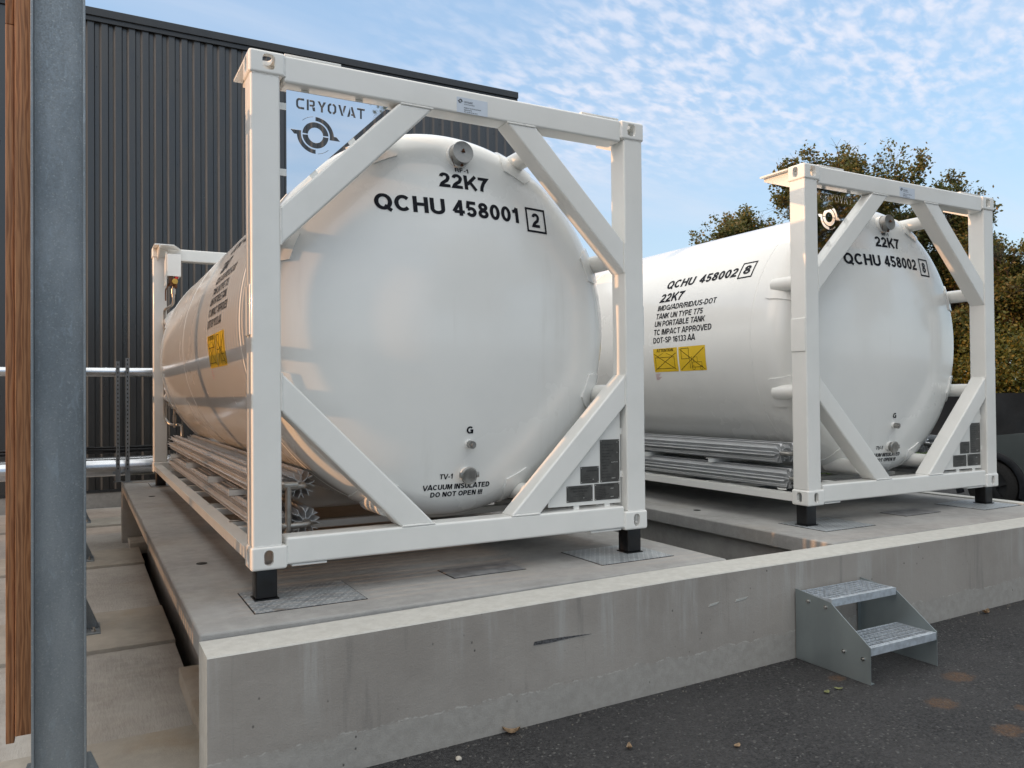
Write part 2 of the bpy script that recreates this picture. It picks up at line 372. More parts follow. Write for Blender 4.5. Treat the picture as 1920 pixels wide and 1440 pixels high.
def tube(bm, pts, r, seg=12, caps=True, rads=None):
    pts = [Vector(p) for p in pts]; rings = []; n = len(pts); up = None
    for i, p in enumerate(pts):
        t = ((pts[min(i + 1, n - 1)] - pts[i]).normalized() + (pts[i] - pts[max(i - 1, 0)]).normalized())
        t = t.normalized() if t.length > 1e-6 else Vector((0, 0, 1))
        if up is None:
            a = Vector((0, 0, 1)) if abs(t.z) < .9 else Vector((1, 0, 0)); up = t.cross(a).normalized()
        else:
            up = (up - t*up.dot(t)).normalized()
        w = t.cross(up); rr = rads[i] if rads else r
        rings.append([bm.verts.new(p + (up*math.cos(2*math.pi*k/seg) + w*math.sin(2*math.pi*k/seg))*rr) for k in range(seg)])
    for a, b in zip(rings, rings[1:]):
        for k in range(seg): bm.faces.new((a[k], a[(k + 1) % seg], b[(k + 1) % seg], b[k]))
    if caps and n > 1: bm.faces.new(rings[0][::-1]); bm.faces.new(rings[-1])
    return bm
def bend(pts, r, n=5):
    """round the corners of a polyline"""
    pts = [Vector(p) for p in pts]; out = [pts[0]]
    for a, b, c in zip(pts, pts[1:], pts[2:]):
        d1 = (a - b).normalized(); d2 = (c - b).normalized(); p0 = b + d1*r; p1 = b + d2*r
        for k in range(n + 1):
            t = k/n; out.append(p0*(1 - t)**2 + b*2*t*(1 - t) + p1*t*t)
    return out + [pts[-1]]
def mirrored(me, axis=0, about=0.):
    m2 = me.copy(); mt = Matrix.Identity(4); mt[axis][axis] = -1; mt[axis][3] = 2*about
    m2.transform(mt); m2.flip_normals(); return m2
def to_mesh(o, name):
    dg = bpy.context.evaluated_depsgraph_get(); dg.update()
    me = bpy.data.meshes.new_from_object(o.evaluated_get(dg)); me.name = name; return me

# lettering: a heavy grotesque drawn as strokes, cut fine, wrapped on a surface
def _arc(cx, cy, rx, ry, a0, a1, n=14): return [(cx + rx*math.cos(R(a0 + (a1 - a0)*k/n)), cy + ry*math.sin(R(a0 + (a1 - a0)*k/n))) for k in range(n + 1)]
def _glyph(ch, w):
    """stroke paths on a unit capital height with stroke width w -> (paths, advance)"""
    h = w/2; T = 1 - h; B = h
    def rb(x, y0, y1, ww):    # bowl: stem at left, rounded right
        r = (y1 - y0)/2; return [(x, y1), (ww - r, y1)] + _arc(ww - r, (y0 + y1)/2, r, r, 90, -90, 12)[1:-1] + [(ww - r, y0), (x, y0)]
    L = {
     'A': ([[(.02, 0), (.34, 1 - h*.2), (.40, 1 - h*.2), (.72, 0)], [(.16, .27), (.58, .27)]], .74),
     'B': ([[(h, 0), (h, 1)], rb(w, .52, T, .62 - h), rb(w, B, .52, .68 - h)], .70),
     'C': ([_arc(.38, .5, .38 - h, .5 - h, 42, 318, 26)], .74),
     'D': ([[(h, 0), (h, 1)], [(w, T), (.30, T)] + _arc(.30, .5, .40 - h, .5 - h, 90, -90, 18)[1:-1] + [(.30, B), (w, B)]], .72),
     'E': ([[(h, 0), (h, 1)], [(w, T), (.60, T)], [(w, .52), (.56, .52)], [(w, B), (.62, B)]], .66),
     'F': ([[(h, 0), (h, 1)], [(w, T), (.58, T)], [(w, .50), (.52, .50)]], .61),
     'G': ([_arc(.38, .5, .38 - h, .5 - h, 42, 322, 26), [(.42, .46), (.74, .46)], [(.74 - h*.9, .46 - h), (.74 - h*.9, 0)]], .78),
     'H': ([[(h, 0), (h, 1)], [(.70 - h, 0), (.70 - h, 1)], [(w, .52), (.70 - w, .52)]], .70),
     'I': ([[(h, 0), (h, 1)]], w),
     'K': ([[(h, 0), (h, 1)], [(.66, 1), (w*.9, .38)], [(.30, .60), (.64, 0)]], .70),
     'L': ([[(h, 0), (h, 1)], [(w, B), (.56, B)]], .58),
     'M': ([[(h, 0), (h, 1)], [(.82 - h, 0), (.82 - h, 1)], [(w*.9, .97), (.41, .06), (.82 - w*.9, .97)]], .82),
     'N': ([[(h, 0), (h, 1)], [(.70 - h, 0), (.70 - h, 1)], [(w*.85, .96), (.70 - w*.85, .04)]], .70),
     'O': ([_arc(.39, .5, .39 - h, .5 - h, 0, 360, 40)], .78),
     'P': ([[(h, 0), (h, 1)], rb(w, .42, T, .64 - h)], .66),
     'Q': ([_arc(.39, .5, .39 - h, .5 - h, 0, 360, 40), [(.44, .26), (.74, -.03)]], .78),
     'R': ([[(h, 0), (h, 1)], rb(w, .46, T, .66 - h), [(.44, .42), (.55, .34), (.58, 0)]], .70),
     'S': ([_arc(.34, .735, .27 - h*.3, .265 - h, 25, 250, 18) + _arc(.34, .275, .31 - h*.6, .275 - h, 75, -155, 18)], .67),
     'T': ([[(0, T), (.64, T)], [(.32, 0), (.32, 1 - w)]], .64),
     'U': ([[(h, 1), (h, .33)] + _arc(.35, .33, .35 - h, .33 - h, 180, 360, 18) + [(.70 - h, .33), (.70 - h, 1)]], .70),
     'V': ([[(.02, 1), (.32, h*.2), (.38, h*.2), (.68, 1)]], .70),
     'W': ([[(.02, 1), (.25, h*.2), (.29, h*.2), (.48, .92), (.52, .92), (.71, h*.2), (.75, h*.2), (.98, 1)]], 1.0),
     'X': ([[(.02, 0), (.64, 1)], [(.02, 1), (.64, 0)]], .66),
     'Y': ([[(.02, 1), (.34, .44), (.66, 1)], [(.34, .42), (.34, 0)]], .68),
     'Z': ([[(.02, T), (.58, T), (.04, B), (.60, B)]], .62),
     '0': ([_arc(.29, .5, .29 - h, .5 - h, 0, 360, 36)], .58),
     '1': ([[(.31 - h*.2, 0), (.31 - h*.2, 1)], [(.03, .735), (.16, .76), (.24, .86), (.30, .99)]], .44),
     '2': ([_arc(.29, .70, .28 - h, .30 - h, 175, -25, 18) + [(.40, .47), (.22, .32), (.12, .20), (.08, B), (.56, B)]], .58),
     '3': ([_arc(.27, .735, .24 - h*.4, .265 - h, 160, -80, 16), _arc(.28, .285, .29 - h, .285 - h, 85, -160, 18)], .58),
     '4': ([[(.45 - h*.5, 0), (.45 - h*.5, 1)], [(.40, .93), (.06, .30), (.06, .25)], [(.05, .25), (.60, .25)]], .60),
     '5': ([[(.54, T), (.14, T), (.10, .52)], [(.10, .50)] + _arc(.28, .32, .29 - h, .32 - h, 130, -160, 20)], .58),
     '6': ([_arc(.29, .31, .29 - h, .31 - h, 0, 360, 30), _arc(.31, .60, .31 - h, .40 - h, 35, 178, 14) + [(h, .35)]], .58),
     '7': ([[(.02, T), (.50, T), (.32, .62), (.20, .30), (.16, 0)]], .57),
     '8': ([_arc(.29, .735, .26 - h, .265 - h, 0, 360, 30), _arc(.29, .285, .29 - h, .285 - h, 0, 360, 30)], .58),
     '9': ([_arc(.29, .69, .29 - h, .31 - h, 0, 360, 30), _arc(.27, .40, .31 - h, .40 - h, -145, -2, 14) + [(.58 - h, .65)]], .58),
     '-': ([[(.02, .36), (.30, .36)]], .32), '/': ([[(0, -.02), (.26, 1.02)]], .28), '.': ([[(h, 0), (h, w)]], w),
     '!': ([[(h, .28), (h, 1)], [(h, 0), (h, w)]], w), ' ': ([], .22)}
    return L.get(ch, L['-'])
def lay_text(bm, s, x0, x1, z0, h, bold=.022, cut=.03, shear=0.):
    """text on the plane (u, 0, v); u from x0 to x1, baseline z0, capital height h; y keeps a hair of layering per stroke"""
    w = .145 + bold*2.2 if bold < .03 else .20
    s = s.upper(); gap = .085; items = []; x = 0
    for ch in s: g, adv = _glyph(ch, w); items.append((g, x)); x += adv + gap
    tot = x - gap; k = (x1 - x0)/tot; ns = 0
    t = bmesh.new()
    for g, ox in items:
        for n_, path in enumerate(g):
            P = [Vector(((ox + a)*k, b*h)) for a, b in path]
            P = [p for i, p in enumerate(P) if i == 0 or (p - P[i - 1]).length > 1e-6*h + 1e-7]; closed = (P[0] - P[-1]).length < 1e-6; m = len(P)
            kk = min(k, h*1.2); rowp = []
            for i, p in enumerate(P):
                a = P[i - 1] if i else (P[-2] if closed else None); b = P[i + 1] if i < m - 1 else (P[1] if closed else None)
                d1 = (p - a).normalized() if a is not None else None; d2 = (b - p).normalized() if b is not None else None
                d1 = d1 or d2; d2 = d2 or d1; n1 = Vector((-d1.y, d1.x)); n2 = Vector((-d2.y, d2.x)); n = n1 + n2
                n = n.normalized() if n.length > 1e-3 else n1; c = max(.45, n.dot(n1))
                # stroke width keeps the glyph's own stretch: thinner uprights when condensed
                ww = w/2*((abs(n.x)*k) + (abs(n.y)*h))/(abs(n.x) + abs(n.y))
                y = -.00012*n_
                rowp.append((t.verts.new((x0 + p.x + n.x*ww/c, y, z0 + p.y + n.y*ww/c)), t.verts.new((x0 + p.x - n.x*ww/c, y, z0 + p.y - n.y*ww/c))))
            for a, b in zip(rowp, rowp[1:]):
                try: t.faces.new((a[0], b[0], b[1], a[1]))
                except ValueError: pass
    if cut:
        for ax in (0, 2):
            lo = min(v.co[ax] for v in t.verts); hi = max(v.co[ax] for v in t.verts); c = lo + cut
            while c < hi:
                n = Vector((0, 0, 0)); n[ax] = 1; p = Vector((0, 0, 0)); p[ax] = c
                bmesh.ops.bisect_plane(t, geom=t.verts[:] + t.edges[:] + t.faces[:], plane_co=p, plane_no=n); c += cut
    tm = bpy.data.meshes.new('t'); t.to_mesh(tm); t.free(); bm.from_mesh(tm); bpy.data.meshes.remove(tm)
    return bm
def rect_grid(bm, x0, x1, z0, z1, cut=.03):
    nx = max(1, int(abs(x1 - x0)/cut)); nz = max(1, int(abs(z1 - z0)/cut))
    vs = [[bm.verts.new((x0 + (x1 - x0)*i/nx, 0, z0 + (z1 - z0)*j/nz)) for i in range(nx + 1)] for j in range(nz + 1)]
    for j in range(nz):
        for i in range(nx): bm.faces.new((vs[j][i], vs[j][i + 1], vs[j + 1][i + 1], vs[j + 1][i]))
def line2(bm, a, b, w, cut=.03):
    a = Vector((a[0], 0, a[1])); b = Vector((b[0], 0, b[1])); d = (b - a); n = max(1, int(d.length/cut)); d.normalize(); s_ = Vector((-d.z, 0, d.x))*w/2
    r = [(bm.verts.new(a + (b - a)*i/n + s_), bm.verts.new(a + (b - a)*i/n - s_)) for i in range(n + 1)]
    for p, q in zip(r, r[1:]): bm.faces.new((p[0], q[0], q[1], p[1]))
def frame2(bm, x0, x1, z0, z1, w):
    for a, b in (((x0 - w/2, z0), (x1 + w/2, z0)), ((x0 - w/2, z1), (x1 + w/2, z1)), ((x0, z0 + w/2), (x0, z1 - w/2)), ((x1, z0 + w/2), (x1, z1 - w/2))): line2(bm, a, b, w)

# ------------------------------------------------------------------ tank geometry
XC, ZC, RT = 1.219, 1.292, 1.1675
YT, RC, RK = .47, 3.9, .20
DK = RT - RK
TIP = YT - (RC - math.sqrt((RC - RK)**2 - DK**2)); RJ = DK*RC/(RC - RK)
YB = 5.60
def head(r):
    if r < RJ: return TIP + RC - math.sqrt(RC*RC - r*r)
    r = min(r, RT); return YT - math.sqrt(max(RK*RK - (r - DK)**2, 0))
def head_n(x, z):
    """outward normal of the front head at (x, z)"""
    r = math.hypot(x - XC, z - ZC); e = 1e-3; s_ = (head(min(r + e, RT - 1e-4)) - head(max(r - e, 0)))/(2*e)
    ux, uz = ((x - XC)/r, (z - ZC)/r) if r > 1e-6 else (0, 0)
    return Vector((s_*ux, -1, s_*uz)).normalized()
def on_head(x, z, off=.0):
    '''marks were measured on a slightly deeper head; carry them along the line of sight measured from'''
    r = math.hypot(x - XC, z - ZC); rj = DK*3.0/(3.0 - RK); tip0 = YT - (3.0 - math.sqrt((3.0 - RK)**2 - DK**2))
    old = tip0 + 3.0 - math.sqrt(9.0 - r*r) if r < rj else head(r)
    d = head(r) - old; x += (x + .739)/4.24*d; z += (z - .862)/4.24*d
    r = math.hypot(x - XC, z - ZC); return Vector((x, head(r), z)) + head_n(x, z)*off
def on_side(Y, s_, off=.0):
    a = s_/RT; return Vector((XC - (RT + off)*math.cos(a), Y, ZC + (RT + off)*math.sin(a)))
def wrap_head(bm, off=.0025):
    for v in bm.verts: v.co = on_head(v.co.x, v.co.z, off - v.co.y)
    flip_out(bm, lambda c: Vector((0, -1, 0))); return bm
def wrap_side(bm, off=.0025):
    for v in bm.verts: v.co = on_side(v.co.x, v.co.z, off - v.co.y)
    flip_out(bm, lambda c: Vector((c.x - XC, 0, c.z - ZC))); return bm
def flip_out(bm, f):
    bm.normal_update()
    for fc in bm.faces:
        if fc.normal.dot(f(fc.calc_center_median())) < 0: fc.normal_flip()
def lathe(bm, prof, seg=160, x=XC, z=ZC):
    rings = []
    for (r, y) in prof:
        if r < 1e-6: rings.append([bm.verts.new((x, y, z))])
        else: rings.append([bm.verts.new((x + r*math.cos(2*math.pi*k/seg), y, z + r*math.sin(2*math.pi*k/seg))) for k in range(seg)])
    for a, b in zip(rings, rings[1:]):
        for k in range(seg):
            k2 = (k + 1) % seg
            if len(a) == 1: bm.faces.new((a[0], b[k], b[k2]))
            elif len(b) == 1: bm.faces.new((a[k2], a[k], b[0]))
            else: bm.faces.new((a[k], b[k], b[k2], a[k2]))
    bmesh.ops.recalc_face_normals(bm, faces=bm.faces); return bm
def cyl_dir(bm, p, d, r0, r1, seg=24):
    p = Vector(p); d = Vector(d); return tube(bm, [p, p + d], r0, seg, True, [r0, r1])

# corner casting with real apertures, boolean once per kind
def casting(top, mirror):
    W_, D_, H_ = .178, .162, .118
    o = bpy.data.objects.new('c', bpy.data.meshes.new('c')); bm = BX(0, W_, 0, D_, 0, H_, bev=.014, seg=4); bm.to_mesh(o.data); bm.free(); COL.objects.link(o)
    cut = []
    def add(bm):
        c = bpy.data.objects.new('k', bpy.data.meshes.new('k')); bmesh.ops.recalc_face_normals(bm, faces=bm.faces); bm.to_mesh(c.data); bm.free(); COL.objects.link(c); cut.append(c)
        m = o.modifiers.new('b', 'BOOLEAN'); m.object = c; m.operation = 'DIFFERENCE'; m.solver = 'EXACT'
    add(BX(.026, W_ - .026, .026, D_ - .026, .024, H_ - .024))
    def oval(w, h, n=24):
        pts = []
        for k in range(n):
            a = 2*math.pi*k/n; e = .62 if top else .999
            if top: ca, sa = math.cos(a), math.sin(a); pts.append((w/2*math.copysign(abs(ca)**e, ca), h/2*math.copysign(abs(sa)**e, sa)))
            else: pts.append((w/2*math.cos(a), math.sin(a)*w/2 + (h - w)/2*(1 if math.sin(a) >= 0 else -1)))
        return pts
    w, h = (.064, .078) if top else (.047, .077)
    cx = .098 if top else .087; cz = .062 if top else .061
    b = bmesh.new(); prism(b, [(cx + u, cz + v) for u, v in oval(w, h)], 'y', -.02, .05); add(b)
    b = bmesh.new(); prism(b, [(.085 + u, cz + v) for u, v in oval(.05 if top else .047, .078)], 'x', -.02, .05); add(b)
    b = bmesh.new(); prism(b, [(.098 + u, .085 + v) for u, v in oval(.064, .10)], 'z', H_ - .05 if top else -.02, H_ + .02 if top else .05); add(b)
    me = to_mesh(o, 'corner_casting')
    bpy.data.objects.remove(o)
    for c in cut: bpy.data.objects.remove(c)
    me.materials.clear()
    return me
_cast = {}
def casting_at(root_, right, back, top):
    k = (top, right, back)
    if k not in _cast:
        base = _cast.get((top, False, False)) or casting(top, False); _cast[(top, False, False)] = base
        me = base.copy()
        if right: me = mirrored(me, 0, 0)
        if back: me = mirrored(me, 1, 0)
        _cast[k] = me
    me = _cast[k].copy()
    o = fin_mesh('corner_casting', me, 'white', root_, True, ((2.442 if right else -.004), (6.062 if back else -.004), (2.591 - .118 if top else 0.0)), 30)
    wnorm(o); return o

# polygons of the cut-out logo
def thick(path, w):
    path = [Vector((p[0], p[1])) for p in path]; L, Rr = [], []
    for i, p in enumerate(path):
        d1 = (path[i] - path[i - 1]).normalized() if i else None; d2 = (path[i + 1] - path[i]).normalized() if i < len(path) - 1 else None
        if d1 is None: d1 = d2
        if d2 is None: d2 = d1
        n1 = Vector((-d1.y, d1.x)); n2 = Vector((-d2.y, d2.x)); n = (n1 + n2).normalized(); k = w/2/max(.4, n.dot(n1))
        L.append(p + n*k); Rr.append(p - n*k)
    return [tuple(v) for v in L + Rr[::-1]]
def arc(r, a0, a1, n=20, cx=0, cy=0): return [(cx + r*math.cos(R(a0 + (a1 - a0)*k/n)), cy + r*math.sin(R(a0 + (a1 - a0)*k/n))) for k in range(n + 1)]
def glyphs():
    """stencil capitals on a unit height, each (polygons, advance)"""
    w = .20; G = {}
    G['C'] = ([thick([(.78, .9), (.28, .9), (.14, .80), (.10, .68), (.10, .32), (.14, .20), (.28, .1), (.78, .1)], w)], .92)
    G['R'] = ([[(0, 0), (.2, 0), (.2, 1), (0, 1)], thick([(.27, .9), (.60, .9), (.69, .84), (.69, .56), (.60, .48), (.27, .48)], w*.95), [(.50, .36), (.79, .36), (.82, 0), (.60, 0)]], .94)
    G['Y'] = ([[(0, 1), (.25, 1), (.43, .62), (.61, 1), (.86, 1), (.53, .42), (.53, 0), (.33, 0), (.33, .42)]], .90)
    G['O'] = ([thick([(.37, .9), (.24, .88), (.10, .72), (.10, .28), (.24, .12), (.37, .1)], w), thick([(.49, .9), (.62, .88), (.76, .72), (.76, .28), (.62, .12), (.49, .1)], w)], .94)
    G['V'] = ([[(0, 1), (.22, 1), (.54, 0), (.33, 0)], [(.47, .48), (.60, 1), (.82, 1), (.57, .22)]], .80)
    G['A'] = ([[(0, 0), (.22, 0), (.33, .34), (.33, 1)], [(.40, 1), (.56, 1), (.88, 0), (.66, 0), (.61, .16), (.40, .16), (.40, .32), (.56, .32), (.42, .72)]], .92)
    G['T'] = ([[(0, 1), (.80, 1), (.80, .8), (.50, .8), (.50, 0), (.30, 0), (.30, .8), (0, .8)]], .8)
    return G
def logo_polys(cx, cz, s_):
    P = []
    def tr(p): return [(cx + x*s_, cz + y*s_) for x, y in p]
    P.append(tr(arc(1.0, 3, 177) + arc(.58, 177, 3))); P.append(tr(arc(1.0, 183, 357) + arc(.58, 357, 183)))
    P.append(tr(arc(1.42, 90, 4) + [(1.62, .1), (1.90, -.22), (1.08, -.22)] + arc(1.10, -6, 90)))
    P.append(tr(arc(1.42, 270, 184) + [(-1.62, -.1), (-1.90, .22), (-1.08, .22)] + arc(1.10, 174, 270)))
    P.append(tr(arc(1.42, 96, 135) + arc(1.385, 135, 96))); P.append(tr(arc(1.42, 276, 315) + arc(1.385, 315, 276)))
    return P
def word_polys(word, x0, x1, z0, z1):
    G = glyphs(); adv = sum(G[c][1] for c in word) + .1*(len(word) - 1); k = (x1 - x0)/adv; P = []; x = 0
    for c in word:
        for pl in G[c][0]: P.append([(x0 + (x + a)*k, z0 + b*(z1 - z0)) for a, b in pl])
        x += G[c][1] + .1
    return P
def polys_mesh(outer, holes, thick_, name):
    cu_ = bpy.data.curves.new(name, 'CURVE'); cu_.dimensions = '2D'; cu_.fill_mode = 'BOTH' if thick_ else 'BACK'; cu_.extrude = thick_/2
    for pl in ([outer] if outer else []) + holes:
        sp = cu_.splines.new('POLY'); sp.points.add(len(pl) - 1)
        for i, (x, z) in enumerate(pl): sp.points[i].co = (x, z, 0, 1)
        sp.use_cyclic_u = True
    o = bpy.data.objects.new(name, cu_); COL.objects.link(o); me = to_mesh(o, name); bpy.data.objects.remove(o)
    me.transform(Matrix.Rotation(R(90), 4, 'X')); return me

def star_fin(bm, cx, cz, y0, y1, r=.078, rot=0.):
    """finned tube: hub, eight blades with forked tips"""
    tube(bm, [(cx, y0, cz), (cx, y1, cz)], .018, 14)
    t = .0015
    for k in range(8):
        a = R(45*k) + rot; d = Vector((math.cos(a), 0, math.sin(a))); n = Vector((-d.z, 0, d.x)); c = Vector((cx, 0, cz))
        def blade(p, q):
            dd = (q - p).normalized(); nn = Vector((-dd.z, 0, dd.x))*t
            v = [bm.verts.new(p2 + s_*nn + Vector((0, yy, 0))) for yy in (y0, y1) for p2, s_ in ((p, -1), (q, -1), (q, 1), (p, 1))]
            for f in ((0, 1, 2, 3), (7, 6, 5, 4), (0, 4, 5, 1), (1, 5, 6, 2), (2, 6, 7, 3), (3, 7, 4, 0)): bm.faces.new([v[i] for i in f])
        blade(c + d*.015, c + d*r*.62)
        for s_ in (-1, 1): blade(c + d*r*.62, c + d*r + n*s_*r*.20)
    return bm

LET = dict(T=[('22K7', 1.109, 1.430, 2.080, .090), ], )
def make_container(ox, oy, number, check, label):
    rt = root('tank_container', (ox, oy, 0), label, 'tank container', 'white tank containers on the concrete slabs')
    P = lambda n, bm, mt='white', par=rt, **k: fin(n, bm, mt, par, **k)
    # frame
    for rx in (False, True):
        x0, x1 = ((.004, .150) if not rx else (2.288, 2.434))
        for by in (False, True):
            y0, y1 = ((.004, .150) if not by else (5.908, 6.054))
            p = wnorm(P('corner_post', BX(x0, x1, y0, y1, .114, 2.477, bev=.012)))
            if not by:
                xs = (-.003, .012) if not rx else (2.426, 2.441)
                wnorm(P('reinforcing_plate', BX(xs[0], xs[1], y0 + .006, y1 - .004, 1.167, 1.42, bev=.005), par=p))
            for tp in (False, True): casting_at(rt, rx, by, tp)
        xs = (.016, .096) if not rx else (2.342, 2.422)
        r_ = bmesh.new(); bx(r_, xs[0], xs[1], .158, 5.90, .072, .080, bev=.002, seg=2)
        xw = (.010, .018) if not rx else (2.420, 2.428); bx(r_, xw[0], xw[1], .156, 5.902, .022, .0815, bev=.002, seg=2)
        wnorm(P('side_rail', r_))
    for by in (False, True):
        y0, y1 = ((.006, .148) if not by else (5.910, 6.052)); f = (lambda y: y) if not by else (lambda y: 6.058 - y)
        wnorm(P('top_rail', BX(.170, 2.268, y0, y1, 2.450, 2.588, bev=.014)))
        wnorm(P('bottom_rail', BX(.170, 2.268, y0, y1, .015, .153, bev=.014)))
        a, b = (.009, .143) if not by else (5.915, 6.049)
        for mx in (False, True):
            g = (lambda x: x) if not mx else (lambda x: 2.438 - x)
            for pts in ([(.1485, 1.818), (.1485, 1.618), (.990, 2.4515), (.790, 2.4515)],
                        [(.1485, .985), (.1485, .785), (.783, .1515), (.983, .1515)]):
                q = [(g(x), z) for x, z in pts]; bm = bmesh.new(); prism(bm, q, 'y', a, b, bev=.013); wnorm(P('diagonal_brace', bm))
    for mx in (False, True):
        g = (lambda x: x) if not mx else (lambda x: 2.438 - x)
        for a_, b_ in (((.152, 1.625), (.152, 1.81)), ((.152, .79), (.152, .98)), ((.795, 2.449), (.985, 2.449)), ((.788, .155), (.978, .155)), ((.012, .119), (.145, .119)), ((.012, 2.471), (.145, 2.471)), ((.172, 2.478), (.172, 2.585)), ((.172, .02), (.172, .112))):
            n_ = 14; rd_ = random.Random(int(a_[1]*1000)); bm = bmesh.new()
            tube(bm, [(g(a_[0] + (b_[0] - a_[0])*k/n_), .0085, a_[1] + (b_[1] - a_[1])*k/n_) for k in range(n_ + 1)], .006, 8, True, [.0055*(.75 + .5*rd_.random()) for k in range(n_ + 1)])
            P('weld_bead', bm)
    # weld strips beside the corner castings
    for x0, x1, z0, z1 in ((.176, .47, 2.5895, 2.603), (1.98, 2.262, 2.5895, 2.603), (.20, .38, .002, .0135), (2.02, 2.25, .002, .0135)):
        P('weld_plate', BX(x0, x1, .02, .13, z0, z1, bev=.003, seg=2))
    # gusset wing plates beside the top castings
    for by in (False, True):
        y0, y1 = (.159, .44) if not by else (5.62, 5.899)
        for mx in (False, True):
            g = (lambda x: x) if not mx else (lambda x: 2.438 - x)
            bm = bmesh.new(); prism(bm, [(g(x), y) for x, y in [(-.002, y0), (-.002, y1), (.20, y1) if not by else (.30, y1), (.30, y0) if not by else (.20, y0)]], 'z', 2.572, 2.584); P('gusset_plate', bm, smooth=False)
            bm = bmesh.new(); zz = [(y0, 2.571), (y1, 2.571), (y1, 2.47), (y0, 2.47)]; zz = [(y0, 2.571), (y1, 2.571), (y1, 2.55), (y0, 2.44)] if not by else [(y0, 2.571), (y1, 2.571), (y1, 2.44), (y0, 2.55)]
            prism(bm, zz, 'x', g(.046), g(.058)); P('gusset_plate', bm, smooth=False)
    # tank shell
    prof = [(0, TIP)]
    for k in range(1, 25): r = RJ*k/24; prof.append((r, head(r)))
    a0 = math.asin((RJ - DK)/RK)
    for k in range(1, 17): a = a0 + (math.pi/2 - a0)*k/16; prof.append((DK + RK*math.sin(a), YT - RK*math.cos(a)))
    back = [(r, YB + (YT - y)) for r, y in prof[::-1]]
    for yy in (.8, 1.5, 2.4, 3.4, 4.4, 5.2): prof.append((RT, yy))
    shell = P('tank_shell', lathe(bmesh.new(), prof + back, 192), 'tank', ang=60)
    for yy in (.615, 3.40, 5.45):
        bm = lathe(bmesh.new(), [(RT - .002, yy - .009), (RT + .002, yy - .005), (RT + .003, yy), (RT + .002, yy + .005), (RT - .002, yy + .009)], 192)
        P('weld_seam', bm, 'tank', shell, ang=60)
    # mounting pads and stub tubes between shell and braces, front and rear
    angs = []
    for (dx, dz) in ((1.060, .430), (.475, 1.040)):
        for sx in (-1, 1):
            for sz in (-1, 1): angs.append((sx*dx, sz*dz))
    for back_ in (False, True):
        for (dx, dz) in angs:
            th = math.atan2(dz, dx); bm = bmesh.new()
            # arc-length profile from the knuckle to the cylinder
            nu, nv = 14, 10; grid = {}
            hw, s0, s1 = .125, -.27, .03       # half width, start (towards the head) and end along the profile
            def prof_pt(s_):
                if s_ >= 0: return RT, YT + s_, (1, 0)
                a = -s_/RK
                if a < math.pi/2 - a0: return DK + RK*math.cos(a), YT - RK*math.sin(a), (math.cos(a), -math.sin(a))
                rem = -s_ - RK*(math.pi/2 - a0); sl = (head(RJ - .001) - head(RJ - .02))/.019; L = math.hypot(1, sl)
                return RJ - rem/L, head(RJ - rem/L), (sl/L, -1/L)
            def pp(u, v, o_):
                s_ = s0 + (s1 - s0)*v
                wd = hw*(1.0 if .18 < v < .86 else (1 - (.18 - v)*1.6 if v <= .18 else 1 - (v - .86)*1.3))
                r, y, (nr, ny) = prof_pt(s_); al = th + (u - .5)*2*wd/RT
                r += nr*o_; y += ny*o_
                if back_: y = 6.058 - y + 0.012
                return Vector((XC + r*math.cos(al), y, ZC + r*math.sin(al)))
            tv = [[bm.verts.new(pp(i/nu, j/nv, .011)) for i in range(nu + 1)] for j in range(nv + 1)]
            for j in range(nv):
                for i in range(nu): bm.faces.new((tv[j][i], tv[j][i + 1], tv[j + 1][i + 1], tv[j + 1][i]))
            bd = [tv[0][i] for i in range(nu + 1)] + [tv[j][nu] for j in range(1, nv + 1)] + [tv[nv][i] for i in range(nu - 1, -1, -1)] + [tv[j][0] for j in range(nv - 1, 0, -1)]
            idx = [(i, 0) for i in range(nu + 1)] + [(nu, j) for j in range(1, nv + 1)] + [(i, nv) for i in range(nu - 1, -1, -1)] + [(0, j) for j in range(nv - 1, 0, -1)]
            lw = [bm.verts.new(pp(i/nu, j/nv, -.006)) for i, j in idx]
            for k in range(len(bd)): k2 = (k + 1) % len(bd); bm.faces.new((bd[k], bd[k2], lw[k2], lw[k]))
            bmesh.ops.recalc_face_normals(bm, faces=bm.faces)
            pad = P('mounting_pad', bm, 'tank', shell, ang=50)
            y0, y1 = .125, head(math.hypot(dx, dz)) + .07
            if back_: y0, y1 = 6.058 - y0, 6.058 - y1
            b2 = bmesh.new(); tube(b2, [(XC + dx, y0, ZC + dz), (XC + dx, y1, ZC + dz)], .057, 32)
            P('support_tube', b2, 'white')
    # valves on the head
    def cap(name, x, z, r, L, mt, extra=None):
        n = head_n(x, z); n = (n + Vector((0, -1.2, 0))).normalized(); p = on_head(x, z)
        bm = bmesh.new(); cyl_dir(bm, p - n*.03, n*(.03 + L*.35), r*1.13, r*1.10, 40); s1_ = P(name, bm, 'tank', shell)
        bm = bmesh.new(); cyl_dir(bm, p + n*L*.30, n*L*.70, r, r, 40); bmesh.ops.bevel(bm, geom=[e for e in bm.edges if len(e.link_faces) == 2 and e.calc_face_angle(0) > 1], offset=.003, segments=2, affect='EDGES')
        c = P('valve_cap', bm, mt, s1_)
        return s1_, c, p, n
    s1_, c, p, n = cap('relief_valve', 1.250, 2.285, .066, .085, 'dullsteel')
    bm = bmesh.new(); q = p + n*.086; sx = Vector((1, 0, 0)); up = n.cross(sx).normalized(); up = up if up.z > 0 else -up
    tube(bm, [q + up*.012, q + up*.012 + n*.006, q - up*.004 + n*.010], .006, 10); tube(bm, [q - sx*.010, q + sx*.012], .004, 8)
    wire = [q + up*.01]
    for k in range(9): a = k/8; wire.append(q + (-sx*math.sin(a*math.pi*.8)*.062 - up*(a*.075) + n*(.004 - .055*a) + up*.03*math.sin(a*math.pi)))
